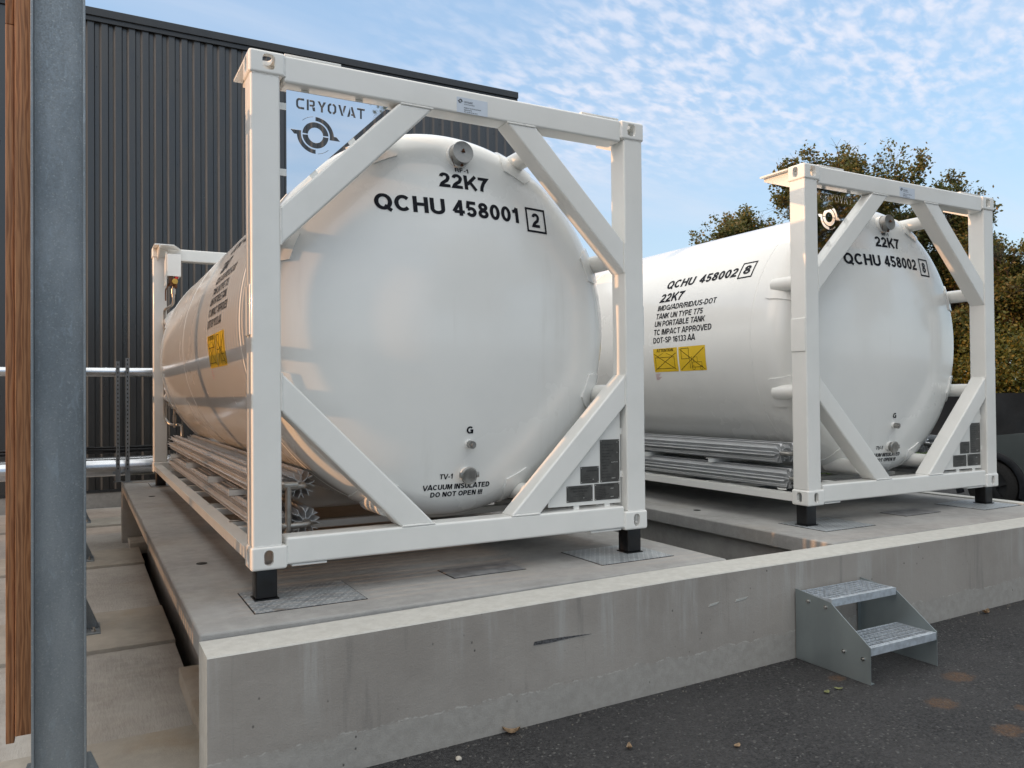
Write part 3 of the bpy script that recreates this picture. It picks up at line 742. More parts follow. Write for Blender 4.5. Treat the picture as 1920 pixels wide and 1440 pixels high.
    tube(bm, wire, .0018, 6); tube(bm, [q - up*.070 - n*.035, q - up*.074 - n*.035 + n*.012], .008, 8)
    P('seal_wire', bm, 'copper', s1_)
    s1_, c, p, n = cap('pressure_port', 1.272, .572, .023, .055, 'dullsteel')
    bm = bmesh.new(); cyl_dir(bm, p + n*.05, n*.014, .012, .010, 6); P('port_nut', bm, 'dullsteel', s1_)
    s1_, c, p, n = cap('vacuum_port', 1.275, .390, .040, .060, 'dullsteel')
    bm = bmesh.new()
    for a0_, a1_ in ((12, 168), (192, 348)):
        a_ = up = None; ux = Vector((1, 0, 0)); uz = n.cross(ux).normalized()
        pts = [p + n*.050 + (ux*math.cos(R(t)) + uz*math.sin(R(t)))*.045 for t in np.linspace(a0_, a1_, 14)]; tube(bm, pts, .0085, 10)
    for s_ in (-1, 1): bx(bm, p.x + s_*.052 - .009, p.x + s_*.052 + .009, p.y - .062, p.y - .038, p.z - .016, p.z + .016, bev=.003, seg=2)
    P('clamp', bm, 'dullsteel', s1_)
    # head lettering
    def HL(name, *lines):
        bm = bmesh.new()
        for l_ in lines:
            if l_[0] == '#': frame2(bm, *l_[1:])
            else: lay_text(bm, *l_)
        P(name, wrap_head(bm), 'text', shell, smooth=False)
    HL('port_lettering', ('RF-1', 1.219, 1.310, 2.186, .026, .015)); HL('size_code', ('22K7', 1.109, 1.432, 2.080, .090))
    HL('owner_code', ('QCHU', .710, 1.125, 1.905, .096)); HL('unit_number', (number, 1.177, 1.635, 1.910, .096))
    HL('check_digit', (check, 1.733, 1.795, 1.900, .092), ('#', 1.694, 1.838, 1.872, 2.018, .013))
    HL('port_lettering', ('G', 1.249, 1.295, .634, .042, .03)); HL('port_lettering', ('TV-1', 1.108, 1.192, .368, .030, .02))
    HL('warning_lettering', ('VACUUM INSULATED', 1.013, 1.448, .304, .031, .025), ('DO NOT OPEN !!!', 1.064, 1.404, .260, .030, .025))
    # side lettering (u runs along -Y)
    def S(fn, *a, **k):
        t = bmesh.new(); fn(t, *a, **k)
        for v in t.verts: v.co.x = 1.870 - v.co.x
        return t
    bm = bmesh.new()
    def add(fn, *a, **k):
        t = S(fn, *a, **k); tm = bpy.data.meshes.new('t'); t.to_mesh(tm); t.free(); bm.from_mesh(tm); bpy.data.meshes.remove(tm)
    def flush(name):
        nonlocal bm
        P(name, wrap_side(bm), 'text', shell, smooth=False); bm = bmesh.new()
    add(lay_text, 'QCHU', .018, .408, .597, .094, .022); flush('owner_code'); add(lay_text, number, .478, .950, .597, .094, .022); flush('unit_number')
    add(lay_text, check, 1.020, 1.100, .606, .090); add(frame2, .982, 1.136, .572, .728, .013); flush('check_digit')
    add(lay_text, '22K7', .0, .325, .450, .092); flush('size_code')
    for s_, x1, z0 in (('IMDG/ADR/RID/US-DOT', .800, .362), ('TANK UN TYPE T75', .653, .279), ('UN PORTABLE TANK', .695, .203), ('TC IMPACT APPROVED', .793, .122), ('DOT-SP 16133 AA', .587, .044)):
        add(lay_text, s_, .003, x1, z0, .054, .010)
    flush('approval_lettering'); bm.free()
    for k, (a, b) in enumerate(((.0, .343), (.364, .717))):
        bm = bmesh.new(); t = S(rect_grid, a, b, -.232, -.009)
        tm = bpy.data.meshes.new('t'); t.to_mesh(tm); t.free(); bm.from_mesh(tm)
        lab = P('warning_label', wrap_side(bm, .002), 'yellow', shell)
        bm = bmesh.new()
        add2 = lambda fn, *aa: add(fn, *aa)
        if k == 0:
            add(lay_text, 'ATTENTION', .055, .290, -.043, .028, .01); add(frame2, .03, .30, -.20, -.095, .004)
            add(line2, (.015, -.215), (.325, -.060), .005); add(line2, (.015, -.060), (.325, -.215), .005)
            add(line2, (.06, -.085), (.145, -.055), .003); add(line2, (.27, -.085), (.185, -.055), .003)
        else:
            add(frame2, .40, .50, -.12, -.025, .004); add(line2, (.380, -.222), (.700, -.030), .005); add(line2, (.380, -.030), (.700, -.222), .005)
            add(frame2, .545, .665, -.20, -.155, .003); add(frame2, .56, .61, -.155, -.11, .003); add(line2, (.51, -.10), (.51, -.21), .004); add(line2, (.535, -.10), (.535, -.21), .004)
            for cx in (.555, .655):
                for q in range(12):
                    a1 = R(30*q); a2 = R(30*q + 30); add(line2, (cx + .018*math.cos(a1), -.205 + .018*math.sin(a1)), (cx + .018*math.cos(a2), -.205 + .018*math.sin(a2)), .003)
        P('label_print', wrap_side(bm, .0035), 'text', lab, smooth=False)
    bm = bmesh.new()
    for j in range(6): add(line2, (.0, -.250 - j*.011), (.085 - .02*(j % 3), -.250 - j*.011), .003)
    P('small_red_label', wrap_side(bm), 'red', shell, smooth=False)
    # polished logo sheet, with the word and the emblem cut out
    tri = [(.193, 2.436), (.742, 2.436), (.193, 1.893)]
    holes = word_polys('CRYOVAT', .243, .610, 2.346, 2.403) + logo_polys(.343, 2.221, .0685)
    ly = .062
    lp = fin_mesh('logo_sheet', polys_mesh(tri, holes, .002, 'logo_sheet'), 'mirror', rt, False, (0, ly, 0))
    for a in ((.149, .193, 2.33, 2.365), (.149, .193, 1.99, 2.025)): fin('sheet_tab', BX(a[0], a[1], ly + .0015, ly + .004, a[2], a[3]), 'white', lp, False, (0, -ly, 0))
    for a in ((.27, .31, 2.436, 2.452), (.56, .60, 2.436, 2.452)): fin('sheet_tab', BX(a[0], a[1], ly + .0015, ly + .005, a[2] - .012, a[3]), 'white', lp, False, (0, -ly, 0))
    for u in (.25, .62):
        x, z = .193 + .549*u, 1.893 + .543*u; bm = bmesh.new(); prism(bm, [(x - .028, z - .005), (x + .004, z + .022), (x + .030, z - .010), (x - .004, z - .038)], 'y', ly + .0015, ly + .004)
        fin('sheet_tab', bm, 'white', lp, False, (0, -ly, 0))
    # sticker on the top rail
    st = P('maker_sticker', BX(1.128, 1.322, .0042, .0062, 2.456, 2.543), 'sticker', smooth=False)
    bm = bmesh.new()
    for s_, x0, x1, z0, h in (('CRYOVAT', 1.173, 1.228, 2.513, .011), ('Intermodal containers', 1.173, 1.240, 2.503, .005), ('Member of The Rootselaar Group', 1.173, 1.280, 2.483, .006), ('www.cryovat.nl', 1.173, 1.222, 2.471, .006), ('Tel. 00 00 00 000 00 00', 1.173, 1.258, 2.460, .006)):
        if s_.startswith('Inter'): s_ = 'The safety in containers'
        if s_.startswith('Tel'): s_ = 'Tel. 031 85 06 304 20 05'
        lay_text(bm, s_, x0, x1, z0, h, .01, 0)
    for v in bm.verts: v.co.y = .0040 + v.co.y
    flip_out(bm, lambda c: Vector((0, -1, 0))); P('sticker_print', bm, 'text', st, smooth=False)
    fin_mesh('sticker_logo', polys_mesh(None, logo_polys(1.150, 2.521, .009), .0004, 'l'), 'text', st, False, (0, .0039, 0))
    # data plates
    py = .055
    panel = bmesh.new(); prism(panel, [(2.272, .170), (2.272, .755), (2.20, .690), (1.735, .222), (1.735, .176)], 'y', py, py + .003)
    dp = P('plate_panel', panel, smooth=False)
    bm = bmesh.new()
    for a in ((2.27, 2.292, .60, .64), (2.27, 2.292, .33, .37), (1.92, 1.96, .15, .178), (2.15, 2.19, .15, .178)): bx(bm, a[0], a[1], py + .0032, py + .008, a[2], a[3])
    P('panel_tab', bm, par=dp, smooth=False)
    for (x0, x1, z0, z1, kind) in ((2.116, 2.264, .306, .572, 'tall'), (1.968, 2.106, .306, .410, 'sq'), (1.866, 2.058, .196, .296, 'w'), (2.072, 2.264, .196, .298, 'w2')):
        pt = P('data_plate', BX(x0, x1, py - .003, py - .0004, z0, z1, bev=.0008, seg=1), 'plate', par=dp, smooth=False)
        bm = bmesh.new()
        if kind == 'tall':
            for j, s_ in enumerate(('PORTABLE TANK DATA', 'UN TYPE T75', 'YEAR OF MANUFACTURE', 'SERIAL NUMBER', 'WORKING PRESSURE', 'TEST PRESSURE', 'CAPACITY', 'HOLDING TIME', 'TARE MASS', 'GROSS MASS', 'SHELL MATERIAL', 'INSPECTION DATE')):
                lay_text(bm, s_, x0 + .012, x0 + .012 + .0062*len(s_)*.75, z1 - .035 - j*.0185, .006, .005, 0)
        elif kind == 'sq':
            lay_text(bm, 'EUROPEAN CONTAINERS', x0 + .042, x1 - .012, z1 - .031, .007, .02, 0)
            for j, s_ in enumerate(('TYPE', 'OWNER NO', 'MANUFACTURER')): lay_text(bm, s_, x0 + .035, x0 + .035 + .0042*len(s_), z1 - .058 - j*.013, .005, .004, 0)
        elif kind == 'w':
            for s_, a, b, z, h in (('APPROVED FOR TRANSPORT', .03, .16, .078, .009), ('UNDER CUSTOMS SEAL', .045, .15, .060, .010), ('NL/KIWA/2024', .07, .125, .046, .005), ('TYPE QCHU MFG NO', .045, .13, .033, .005), ('MANUFACTURER', .095, .15, .014, .005)): lay_text(bm, s_, x0 + a, x0 + b, z0 + z, h, .005, 0)
        else:
            lay_text(bm, 'CSC SAFETY APPROVAL', x0 + .04, x0 + .15, z1 - .016, .007, .01, 0)
            for j, s_ in enumerate(('GB-C 1234', 'DATE MANUFACTURED', 'IDENTIFICATION NO', 'MAXIMUM GROSS MASS', 'ALLOWABLE STACKING LOAD', 'RACKING TEST LOAD', 'NEXT EXAMINATION')): lay_text(bm, s_, x0 + .012, x0 + .012 + .0042*len(s_), z1 - .028 - j*.0105, .0055, .02, 0)
        for v in bm.verts: v.co.y = py - .0036 + v.co.y
        flip_out(bm, lambda c: Vector((0, -1, 0))); P('plate_print', bm, 'etch', pt, smooth=False)
        bm = bmesh.new()
        ww = {'tall': [(.125, .245, .006), (.125, .18, .006), (.085, .12, .05), (.085, .02, .03)], 'sq': [(.09, .02, .004)], 'w': [(.12, .02, .004)], 'w2': [(.12, .066, .024), (.12, .014, .024)]}[kind]
        for dx, dz, L in ww: lay_text(bm, '458' if L < .01 else ('22 670 KG' if L > .03 else number), x0 + dx, x0 + dx + max(L, .008), z0 + dz, .006, .0, 0)
        for cxx in (x0 + .007, x1 - .007):
            for czz in (z0 + .007, z1 - .007):
                for q in range(6): pass
                vs = [bm.verts.new((cxx + .0035*math.cos(R(60*q)), 0, czz + .0035*math.sin(R(60*q)))) for q in range(6)]; bm.faces.new(vs)
        for v in bm.verts: v.co.y = py - .0038 + v.co.y
        flip_out(bm, lambda c: Vector((0, -1, 0))); P('plate_rivets', bm, 'stamp', pt, smooth=False)
    # finned vaporiser tubes along both lower flanks
    for sx in (0, 1):
        g = (lambda x: x) if not sx else (lambda x: 2.438 - x)
        for (x, z, y0) in ((.185, .365, .43), (.355, .365, .46), (.185, .170, .335), (.355, .170, .36)):
            P('finned_tube', star_fin(bmesh.new(), g(x), z, y0, 5.45), 'alu', smooth=False)
        for z, y0 in ((.365, .43), (.170, .335)):
            bm = bmesh.new(); tube(bm, bend([(g(.185), y0 + .05, z), (g(.185), y0 - .085, z), (g(.355), y0 - .085, z), (g(.355), y0 + .05, z)], .05), .0165, 14); P('return_bend', bm, 'dullsteel')
        bm = bmesh.new(); tube(bm, bend([(g(.21), .30, .388), (g(.21), .245, .388), (g(.285), .245, .388)], .02), .017, 14)
        tube(bm, bend([(g(.235), .247, .385), (g(.235), .247, .13), (g(.235), .40, .13)], .03), .0165, 14)
        P('riser_pipe', bm, 'dullsteel')
        for yy in (1.15, 2.05, 3.4, 4.7):
            for z in (.262, .062):
                bm = bmesh.new(); bx(bm, g(.075), g(.50), yy, yy + .004, z - .022, z + .022); bx(bm, g(.075), g(.50), yy, yy + .035, z + .018, z + .022); bx(bm, g(.075), g(.50), yy, yy + .035, z - .022, z - .018)
                bmesh.ops.recalc_face_normals(bm, faces=bm.faces)
                br = P('fin_bracket', bm, smooth=False)
        # saddle plates under the shell
    for yy in (1.6, 4.2):
        bm = bmesh.new(); prism(bm, [(.30, .08), (2.14, .08), (1.95, .30), (1.72, .235), (1.219, .118), (.72, .235), (.49, .30)], 'y', yy, yy + .012); P('saddle_plate', bm, smooth=False)
    for yy in (.95, 1.85, 3.0, 4.1, 5.2):
        P('cross_member', BX(.10, 2.338, yy, yy + .06, .03, .075, bev=.004), smooth=True)
    bm = bmesh.new(); prism(bm, [(.10, .30), (.55, .75), (.50, .80), (.08, .37)], 'z', .088, .094); P('drip_sheet', bm, smooth=False)
    # rear fittings at the left corner
    cab = P('valve_cabinet', BX(.125, .27, 5.60, 5.84, 2.225, 2.475, bev=.004, seg=2), 'white', smooth=False)
    bm = bmesh.new(); prism(bm, [(5.62, 2.13), (5.82, 2.13), (5.82, 2.40), (5.62, 2.50)], 'x', .115, .122); P('side_bracket', bm, 'white', cab, smooth=False)
    bm = bmesh.new(); cyl_dir(bm, (.205, 5.62, 2.165), (0, -.05, 0), .034, .030, 24); cyl_dir(bm, (.205, 5.57, 2.165), (0, -.006, 0), .012, .012, 12); P('gauge', bm, 'brass', cab)
    bm = bmesh.new(); bx(bm, .145, .19, 5.62, 5.70, 2.12, 2.224, bev=.004); bx(bm, .19, .235, 5.64, 5.72, 2.10, 2.20, bev=.004); tube(bm, bend([(.15, 5.66, 2.15), (.135, 5.66, 2.11), (.115, 5.66, 2.08), (.115, 5.66, 1.95)], .02), .008, 8); P('regulator', bm, 'copper', cab)
    P('control_knob', BX(.205, .24, 5.60, 5.64, 2.198, 2.222, bev=.004), 'redknob', par=cab)
    bm = bmesh.new(); tube(bm, [(.195, 5.66, 2.12), (.195, 5.66, 2.09), (.195, 5.66, 2.088), (.195, 5.66, 2.03), (.195, 5.66, 2.028), (.195, 5.66, 1.99)], .02, 16, True, [.016, .016, .027, .027, .019, .019])
    tube(bm, bend([(.195, 5.66, 2.00), (.195, 5.66, 1.91), (.115, 5.72, 1.86), (.115, 5.80, 1.84), (.115, 5.80, .62), (.16, 5.72, .55), (.27, 5.60, .55), (.27, 5.55, .42)], .045, 6), .0155, 12)
    tube(bm, bend([(.175, 5.74, 1.2), (.175, 5.74, .95), (.175, 5.76, .80)], .03), .010, 10)
    P('gas_pipe', bm, 'dullsteel')
    bm = bmesh.new(); tube(bm, [(.20, 5.62, .52), (.20, 5.62, .80)], .012, 12); cyl_dir(bm, (.20, 5.62, .80), (0, 0, .012), .055, .055, 20); tube(bm, [(.20, 5.62, .58), (.20, 5.62, .66)], .02, 12); P('hand_valve', bm, 'dullsteel')
    return rt

# ------------------------------------------------------------------ ground, yard, pit
def asph(x, y): return -.781 + .0125*min(max(x, -2), 6) if x < 6 else -.706
XR = 6.90
def sheet(name, xs, ys, zf, mat, skip=None):
    bm = bmesh.new(); vs = {}
    def V(i, j):
        if (i, j) not in vs: vs[(i, j)] = bm.verts.new((xs[i], ys[j], zf(xs[i], ys[j])))
        return vs[(i, j)]
    for i in range(len(xs) - 1):
        for j in range(len(ys) - 1):
            if skip and skip((xs[i] + xs[i + 1])/2, (ys[j] + ys[j + 1])/2): continue
            bm.faces.new((V(i, j), V(i + 1, j), V(i + 1, j + 1), V(i, j + 1)))
    return fin(name, bm, mat, None, smooth=False)
inpit = lambda x, y: -.155 < x < XR - .05 and -.42 < y < 6.7
tag(sheet('ground', [-900, -60, -.155, XR - .05, 60, 900], [-900, -60, -.42, 6.7, 60, 900], lambda x, y: -.93, 'earth', inpit), kind='structure')
pit = bmesh.new(); bx(pit, -.153, XR - .06, -.41, 6.69, -1.5, -.935)
for f in [f for f in pit.faces if f.normal.z > .9]: pit.faces.remove(f)
bmesh.ops.reverse_faces(pit, faces=pit.faces); tag(fin('drain_pit_ground', pit, 'dirt', smooth=False), kind='structure')
tag(sheet('asphalt', [-.26, 0, 2, 4, 6, XR + .02, 40], [-40, -12, -4, -.62, 2, 8, 40], asph, 'asphalt', lambda x, y: (x < XR and y > -.62)), kind='structure')
# left yard: brushed concrete bays between raised strip footings
tag(fin('yard_paving', BX(-9, -.155, -9, 9.95, -.925, -.865), 'yard', smooth=False), kind='structure')
for n, (y0, y1) in enumerate(((-.62, .40), (2.02, 3.06), (5.03, 5.95), (7.9, 8.6))):
    tag(fin('strip_footing', BX(-7, -.150, y0, y1, -.925, -.838, bev=.006, seg=2), 'beam'), kind='structure')
fb = BX(-.215, .62, -.62, 1.17, -.93, -.775, bev=.006, seg=2); tag(fin('wall_footing', fb, 'beam'), kind='structure')
# front retaining wall
bm = bmesh.new(); N = 60; xs = [-.292 + (16.292)*k/N for k in range(N + 1)]
rows = []
for x in xs:
    zt = -.163 - .024*min(1, max(0, (2.2 - x)/2.4)); y0, y1 = -.640, -.395
    c = .006
    rows.append([bm.verts.new(p) for p in ((x, y0, -1.1), (x, y0, zt - c), (x, y0 + c, zt), (x, y1 - c, zt), (x, y1, zt - c), (x, y1, -1.1))])
for a, b in zip(rows, rows[1:]):
    for k in range(6): bm.faces.new((a[k], a[(k + 1) % 6], b[(k + 1) % 6], b[k]))
bm.faces.new(rows[0][::-1]); bm.faces.new(rows[-1]); bmesh.ops.recalc_face_normals(bm, faces=bm.faces)
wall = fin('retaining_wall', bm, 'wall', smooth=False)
tag(wall, 'long low streaked grey concrete retaining wall with pale top beside the asphalt', 'retaining wall')
bm = bmesh.new()  # tar-filled chip in the face
prism(bm, [(1.222, -.376), (1.228, -.360), (1.30, -.359), (1.42, -.3625), (1.565, -.371), (1.43, -.3725), (1.31, -.378)], 'y', -.6425, -.60)
fin('chipped_scar', bm, 'scar', wall, smooth=False)
bm = bmesh.new()
for (x0, x1, z) in ((2.36, 2.44, -.335), (2.56, 2.66, -.335)): prism(bm, [(x0, z - .006), (x0 + .01, z + .006), (x1, z + .012), (x1 - .02, z)], 'y', -.6425, -.62)
fin('chalk_mark', bm, 'stamp', wall, smooth=False)

# slabs on their supports
def slab(x0, x1, label, holes, gap):
    rt = root('concrete_slab', ((x0 + x1)/2, 0, -1.0), label, 'slab', 'concrete platform slabs')
    off = (-(x0 + x1)/2, 0, 1.0)
    bm = bmesh.new(); bx(bm, x0, x1, -.385, 6.45, -.272, -.160, bev=.013, seg=3); wnorm(fin('deck', bm, 'slab', rt, True, off))
    fin('rear_beam', BX(x0 - .01, x1, 6.455, 6.68, -.93, -.152, bev=.006, seg=2), 'plinth', rt, True, off)
    bm = bmesh.new()
    for xa in (x0 + .055, x1 - .30): bx(bm, xa if xa > 1 or x0 > 2 else xa + .18, xa + .25, -.35, 6.4, -1.45, -.274)
    fin('support_wall', bm, 'plinth', rt, False, off)
    for (x, y) in holes:
        bm = bmesh.new(); cyl_dir(bm, (x, y, -.1585), (0, 0, .002), .032, .032, 24); fin('lifting_socket', bm, 'dirt', rt, False, off)
    return rt
s1 = slab(-.29, 2.75, 'left concrete platform slab under the larger-looking tank container, striped by sun', [(-.084, 1.152), (-.086, 4.92)], 0)
s2 = slab(3.70, 6.62, 'right concrete platform slab under the farther tank container', [(3.961, 1.241)], 0)
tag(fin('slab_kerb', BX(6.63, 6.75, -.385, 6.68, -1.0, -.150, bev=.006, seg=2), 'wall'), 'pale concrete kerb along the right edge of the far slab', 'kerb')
tag(fin('rear_footing', BX(-.24, .35, 6.0, 6.45, -.93, -.80, bev=.006, seg=2), 'beam'), kind='structure')

# checker plates let into the slabs
for (x0, x1, y0, y1, lb) in ((-.016, .524, -.178, .266, 'steel checker plate under the near left foot of the left container'),
                             (1.985, 2.520, -.148, .300, 'steel checker plate under the front right foot of the left container'),
                             (1.09, 1.54, .0, .225, 'dull metal patch let into the slab below the middle of the left container'),
                             (-.02, .50, 5.85, 6.30, 'checker plate under the rear left foot of the left container'),
                             (4.03, 4.57, -.055, .385, 'steel checker plate under the front left foot of the right container'),
                             (6.02, 6.56, -.03, .41, 'steel checker plate under the front right foot of the right container'),
                             (5.16, 5.61, .10, .33, 'dull metal patch let into the slab below the middle of the right container')):
    rt = root('checker_plate', ((x0 + x1)/2, (y0 + y1)/2, -.158), lb, 'checker plate', 'metal plates let into the slabs'); o = (-(x0 + x1)/2, -(y0 + y1)/2, .158)
    fin('plate_sheet', BX(x0, x1, y0, y1, -.1595, -.1555), 'patch' if 'dull' in lb else 'checker', rt, False, o)
    bm = bmesh.new(); w = .006
    for a in ((x0 - w, x0, y0 - w, y1 + w), (x1, x1 + w, y0 - w, y1 + w), (x0, x1, y0 - w, y0), (x0, x1, y1, y1 + w)): bx(bm, a[0], a[1], a[2], a[3], -.1598, -.1582)
    fin('plate_joint', bm, 'dirt', rt, False, o)

# containers and their feet
c1_ = make_container(0, 0, '458001', '2', 'near white tank container lettered QCHU 458001 in its square frame')
c2_ = make_container(4.05, .118, '458002', '8', 'far white tank container lettered QCHU 458002 on the right slab')
for (ox, oy, nm) in ((0, 0, 'left'), (4.05, .118, 'right')):
    for (fx, fy, pn) in ((.028, .040, 'front left'), (2.315, .040, 'front right'), (.028, 5.91, 'rear left'), (2.315, 5.91, 'rear right')):
        x = ox + fx + .0525; y = oy + fy + .052
        bm = bmesh.new(); bx(bm, x - .0525, x + .0525, y - .052, y + .052, -.150, -.0005, bev=.008); 
        rt = root('support_foot', (x, y, -.155), 'black square steel foot under the %s corner of the %s container' % (pn, nm), 'support foot', 'black feet under the tank containers')
        o = (-x, -y, .155); fin('foot_tube', bm, 'black', rt, True, o)
        bm = bmesh.new(); bx(bm, x - .060, x + .060, y - .059, y + .059, -.1553, -.1495); fin('foot_plate', bm, 'black', rt, False, o)

# ------------------------------------------------------------------ steps
st = root('step_unit', (3.315, -.90, -.74), 'galvanised two-tread grating step standing on asphalt against the low wall', 'steps')
so = (-3.315, .90, .74)
prof = [(-.648, -.735), (-.648, -.322), (-.903, -.352), (-1.160, -.540), (-1.160, -.745)]
for x, lb in ((3.045, -1), (3.628, 1)):
    bm = bmesh.new(); prism(bm, prof, 'x', x - .002, x + .002)
    bx(bm, (x + .0022) if lb < 0 else (x - .030), (x + .030) if lb < 0 else (x - .0022), -1.158, -.65, -.742, -.738)
    bx(bm, (x + .0022) if lb < 0 else (x - .030), (x + .030) if lb < 0 else (x - .0022), -.653, -.649, -.735, -.345)
    sd = fin('side_plate', bm, 'stepsteel', st, False, so)
    for (y, z) in ((-.744, -.377), (-.869, -.384), (-.989, -.603), (-1.114, -.612)):
        bm = bmesh.new(); cyl_dir(bm, (x + lb*.002, y, z), (lb*.006, 0, 0), .012, .012, 6); cyl_dir(bm, (x + lb*.008, y, z), (lb*.008, 0, 0), .007, .006, 12)
        fin('bolt', bm, 'steel', sd, True)
def tread(y0, y1, z):
    x0, x1 = 3.050, 3.623
    bm = bmesh.new(); n = 7
    for k in range(n): y = y0 + .03 + (y1 - y0 - .036)*k/(n - 1); bx(bm, x0 + .004, x1 - .004, y - .0018, y + .0018, z - .014, z)
    g = fin('tread_grating', bm, 'grate', st, False, so)
    bm = bmesh.new()
    for k in range(15): x = x0 + .018 + (x1 - x0 - .036)*k/14; bx(bm, x - .0020, x + .0020, y0 + .028, y1 - .004, z - .008, z + .0012)
    fin('cross_bars', bm, 'grate', g, False)
    bm = bmesh.new(); bx(bm, x0, x1, y0, y0 + .026, z - .004, z + .0025); bx(bm, x0, x1, y0 - .003, y0, z - .040, z + .0025)
    for k in range(34): x = x0 + .012 + (x1 - x0 - .024)*k/33; bx(bm, x - .003, x + .003, y0 + .008, y0 + .014, z + .002, z + .0045)
    fin('tread_nosing', bm, 'grate', g, False)
    bm = bmesh.new(); bx(bm, x0, x1, y1 - .003, y1, z - .034, z + .001); bx(bm, x0, x0 + .003, y0, y1 - .003, z - .036, z + .001); bx(bm, x1 - .003, x1, y0, y1 - .003, z - .036, z + .001)
    fin('tread_frame', bm, 'grate', g, False)
tread(-.902, -.662, -.337); tread(-1.157, -.905, -.545)

# ------------------------------------------------------------------ building behind
YW = 10.0
bd = root('clad_hall', (1.5, YW, -.85), 'dark anthracite hall with vertical trapezoidal metal cladding behind the tanks', 'building')
bo = (-1.5, -YW, .85)
bm = bmesh.new(); xa, xb, pd, dep = -6.0, 7.10, .1965, .030
z0, z1 = -.585, 6.86
pts = [(xa, YW + .03)]; k = 0; x = -.427 - pd*29 - .0
ph = -.427  # right end of a pale flank at this x
edges = []
x = ph - pd*math.floor((ph - xa)/pd)
while x < xb - .02:
    # flank facing the sun (recess -> crest), crest, far flank, recess
    edges += [(x - .036, YW + dep), (x, YW), (x + .090, YW), (x + .106, YW + dep)]
    x += pd
edges = [e for e in edges if xa < e[0] < xb]
edges = [(xa, YW + dep)] + edges + [(xb, edges[-1][1])]
lo = [bm.verts.new((a, b, z0)) for a, b in edges]; hi = [bm.verts.new((a, b, z1)) for a, b in edges]
for i in range(len(edges) - 1): bm.faces.new((lo[i], lo[i + 1], hi[i + 1], hi[i]))
fin('ribbed_cladding', bm, 'clad', bd, False, bo)
bm = bmesh.new(); 
for zc in (.45, 1.85, 3.25, 4.65, 6.05):
    x = ph - pd*math.floor((ph - xa)/pd); i = 0
    while x < xb - .05:
        if i % 3 == 0: cyl_dir(bm, (x + .130, YW + dep, zc + .05*(i % 2)), (0, -.008, 0), .006, .006, 8)
        x += pd; i += 1
fin('cladding_screws', bm, 'black', bd, False, bo)
bm = bmesh.new(); bx(bm, xa, xb - .0, YW - .065, YW + .25, 6.875, 7.0, bev=.004, seg=1); bx(bm, xa, xb - .005, YW - .035, YW - .002, 6.80, 6.874); fin('roof_trim', bm, 'claddark', bd, False, bo)
fin('wall_core', BX(xa, xb - .01, YW + .036, YW + 14, -.9, 6.87), 'claddark', bd, False, bo)
bm = bmesh.new(); bx(bm, xa, xb, YW - .02, YW + .032, -.625, -.586); fin('base_flashing', bm, 'claddark', bd, False, bo)
fin('concrete_plinth', BX(xa, xb, YW - .010, YW + .034, -.90, -.626), 'plinth', bd, False, bo)

# pipework in front of the hall
def pipe(name, y, z, r, mt, label, coll=(), x0=-5.5, x1=7.5, cat='pipe'):
    rt = root(name, ((x0 + x1)/2, y, z), label, cat)
    bm = bmesh.new(); tube(bm, [(x0, y, z), (x1, y, z)], r, 28); fin('pipe_jacket', bm, mt, rt, True, (-(x0 + x1)/2, -y, -z))
    for c in coll:
        bm = bmesh.new(); tube(bm, [(c, y, z), (c + .02, y, z)], r + .003, 28); fin('jacket_joint', bm, mt, rt, True, (-(x0 + x1)/2, -y, -z))
    return rt
pipe('insulated_pipe', 6.72, 1.173, .057, 'jacket', 'upper silver jacketed pipe running along the dark hall', (-.47, .9, 2.3, 3.7))
pipe('insulated_pipe', 6.74, .028, .118, 'jacket', 'thick lower silver jacketed pipe behind the slab', (-.10, .02, 1.3, 2.6))
rt = root('cable_bundle', (1, 6.66, .24), 'black cables strapped in a bundle above the lower pipe', 'cables')
for dz, dy in ((0, 0), (.03, .01), (-.025, .02), (.012, .04)):
    bm = bmesh.new(); tube(bm, [(-5.5 + .25*k, 6.66 + dy + .006*math.sin(k*1.7 + dz*90), .235 + dz + .006*math.sin(k*1.1 + dy*70)) for k in range(50)], .014, 8); fin('cable', bm, 'plastic', rt, True, (-1, -6.66, -.24))
def strut(x, y, z1, label):
    rt = root('perforated_strut', (x, y, -.152), label, 'strut', 'perforated steel struts holding the pipes'); o = (-x, -y, .152)
    bm = bmesh.new(); bx(bm, x - .0205, x + .0205, y - .0225, y - .020, -.150, z1); bx(bm, x - .0205, x - .018, y - .0199, y + .018, -.150, z1); bx(bm, x + .018, x + .0205, y - .0199, y + .018, -.150, z1)
    fin('channel', bm, 'galv', rt, False, o)
    bm = bmesh.new(); z = -.10
    while z < z1 - .03: bx(bm, x - .006, x + .006, y - .0232, y - .0226, z, z + .022); z += .05
    fin('slot_row', bm, 'black', rt, False, o)
    bm = bmesh.new(); bx(bm, x - .05, x + .05, y - .05, y + .05, -.151, -.145); bx(bm, x - .027, x + .027, y - .030, y - .0235, -.145, -.03); fin('base_bracket', bm, 'galv', rt, False, o)
    bm = bmesh.new()
    for zz, r in ((1.173, .060),): tube(bm, [(x, 6.72 + (r + .002)*math.sin(R(t)), zz + (r + .002)*math.cos(R(t))) for t in range(0, 360, 30)], .004, 6)
    fin('pipe_clip', bm, 'galv', rt, False, o)
strut(-.235, 6.52, 1.335, 'nearer perforated steel strut beside the rear end of the left slab')
strut(-.335, 6.62, 1.30, 'farther perforated steel strut just behind the pipes')
strut(2.9, 6.52, 1.30, 'perforated steel strut behind the middle of the left container')

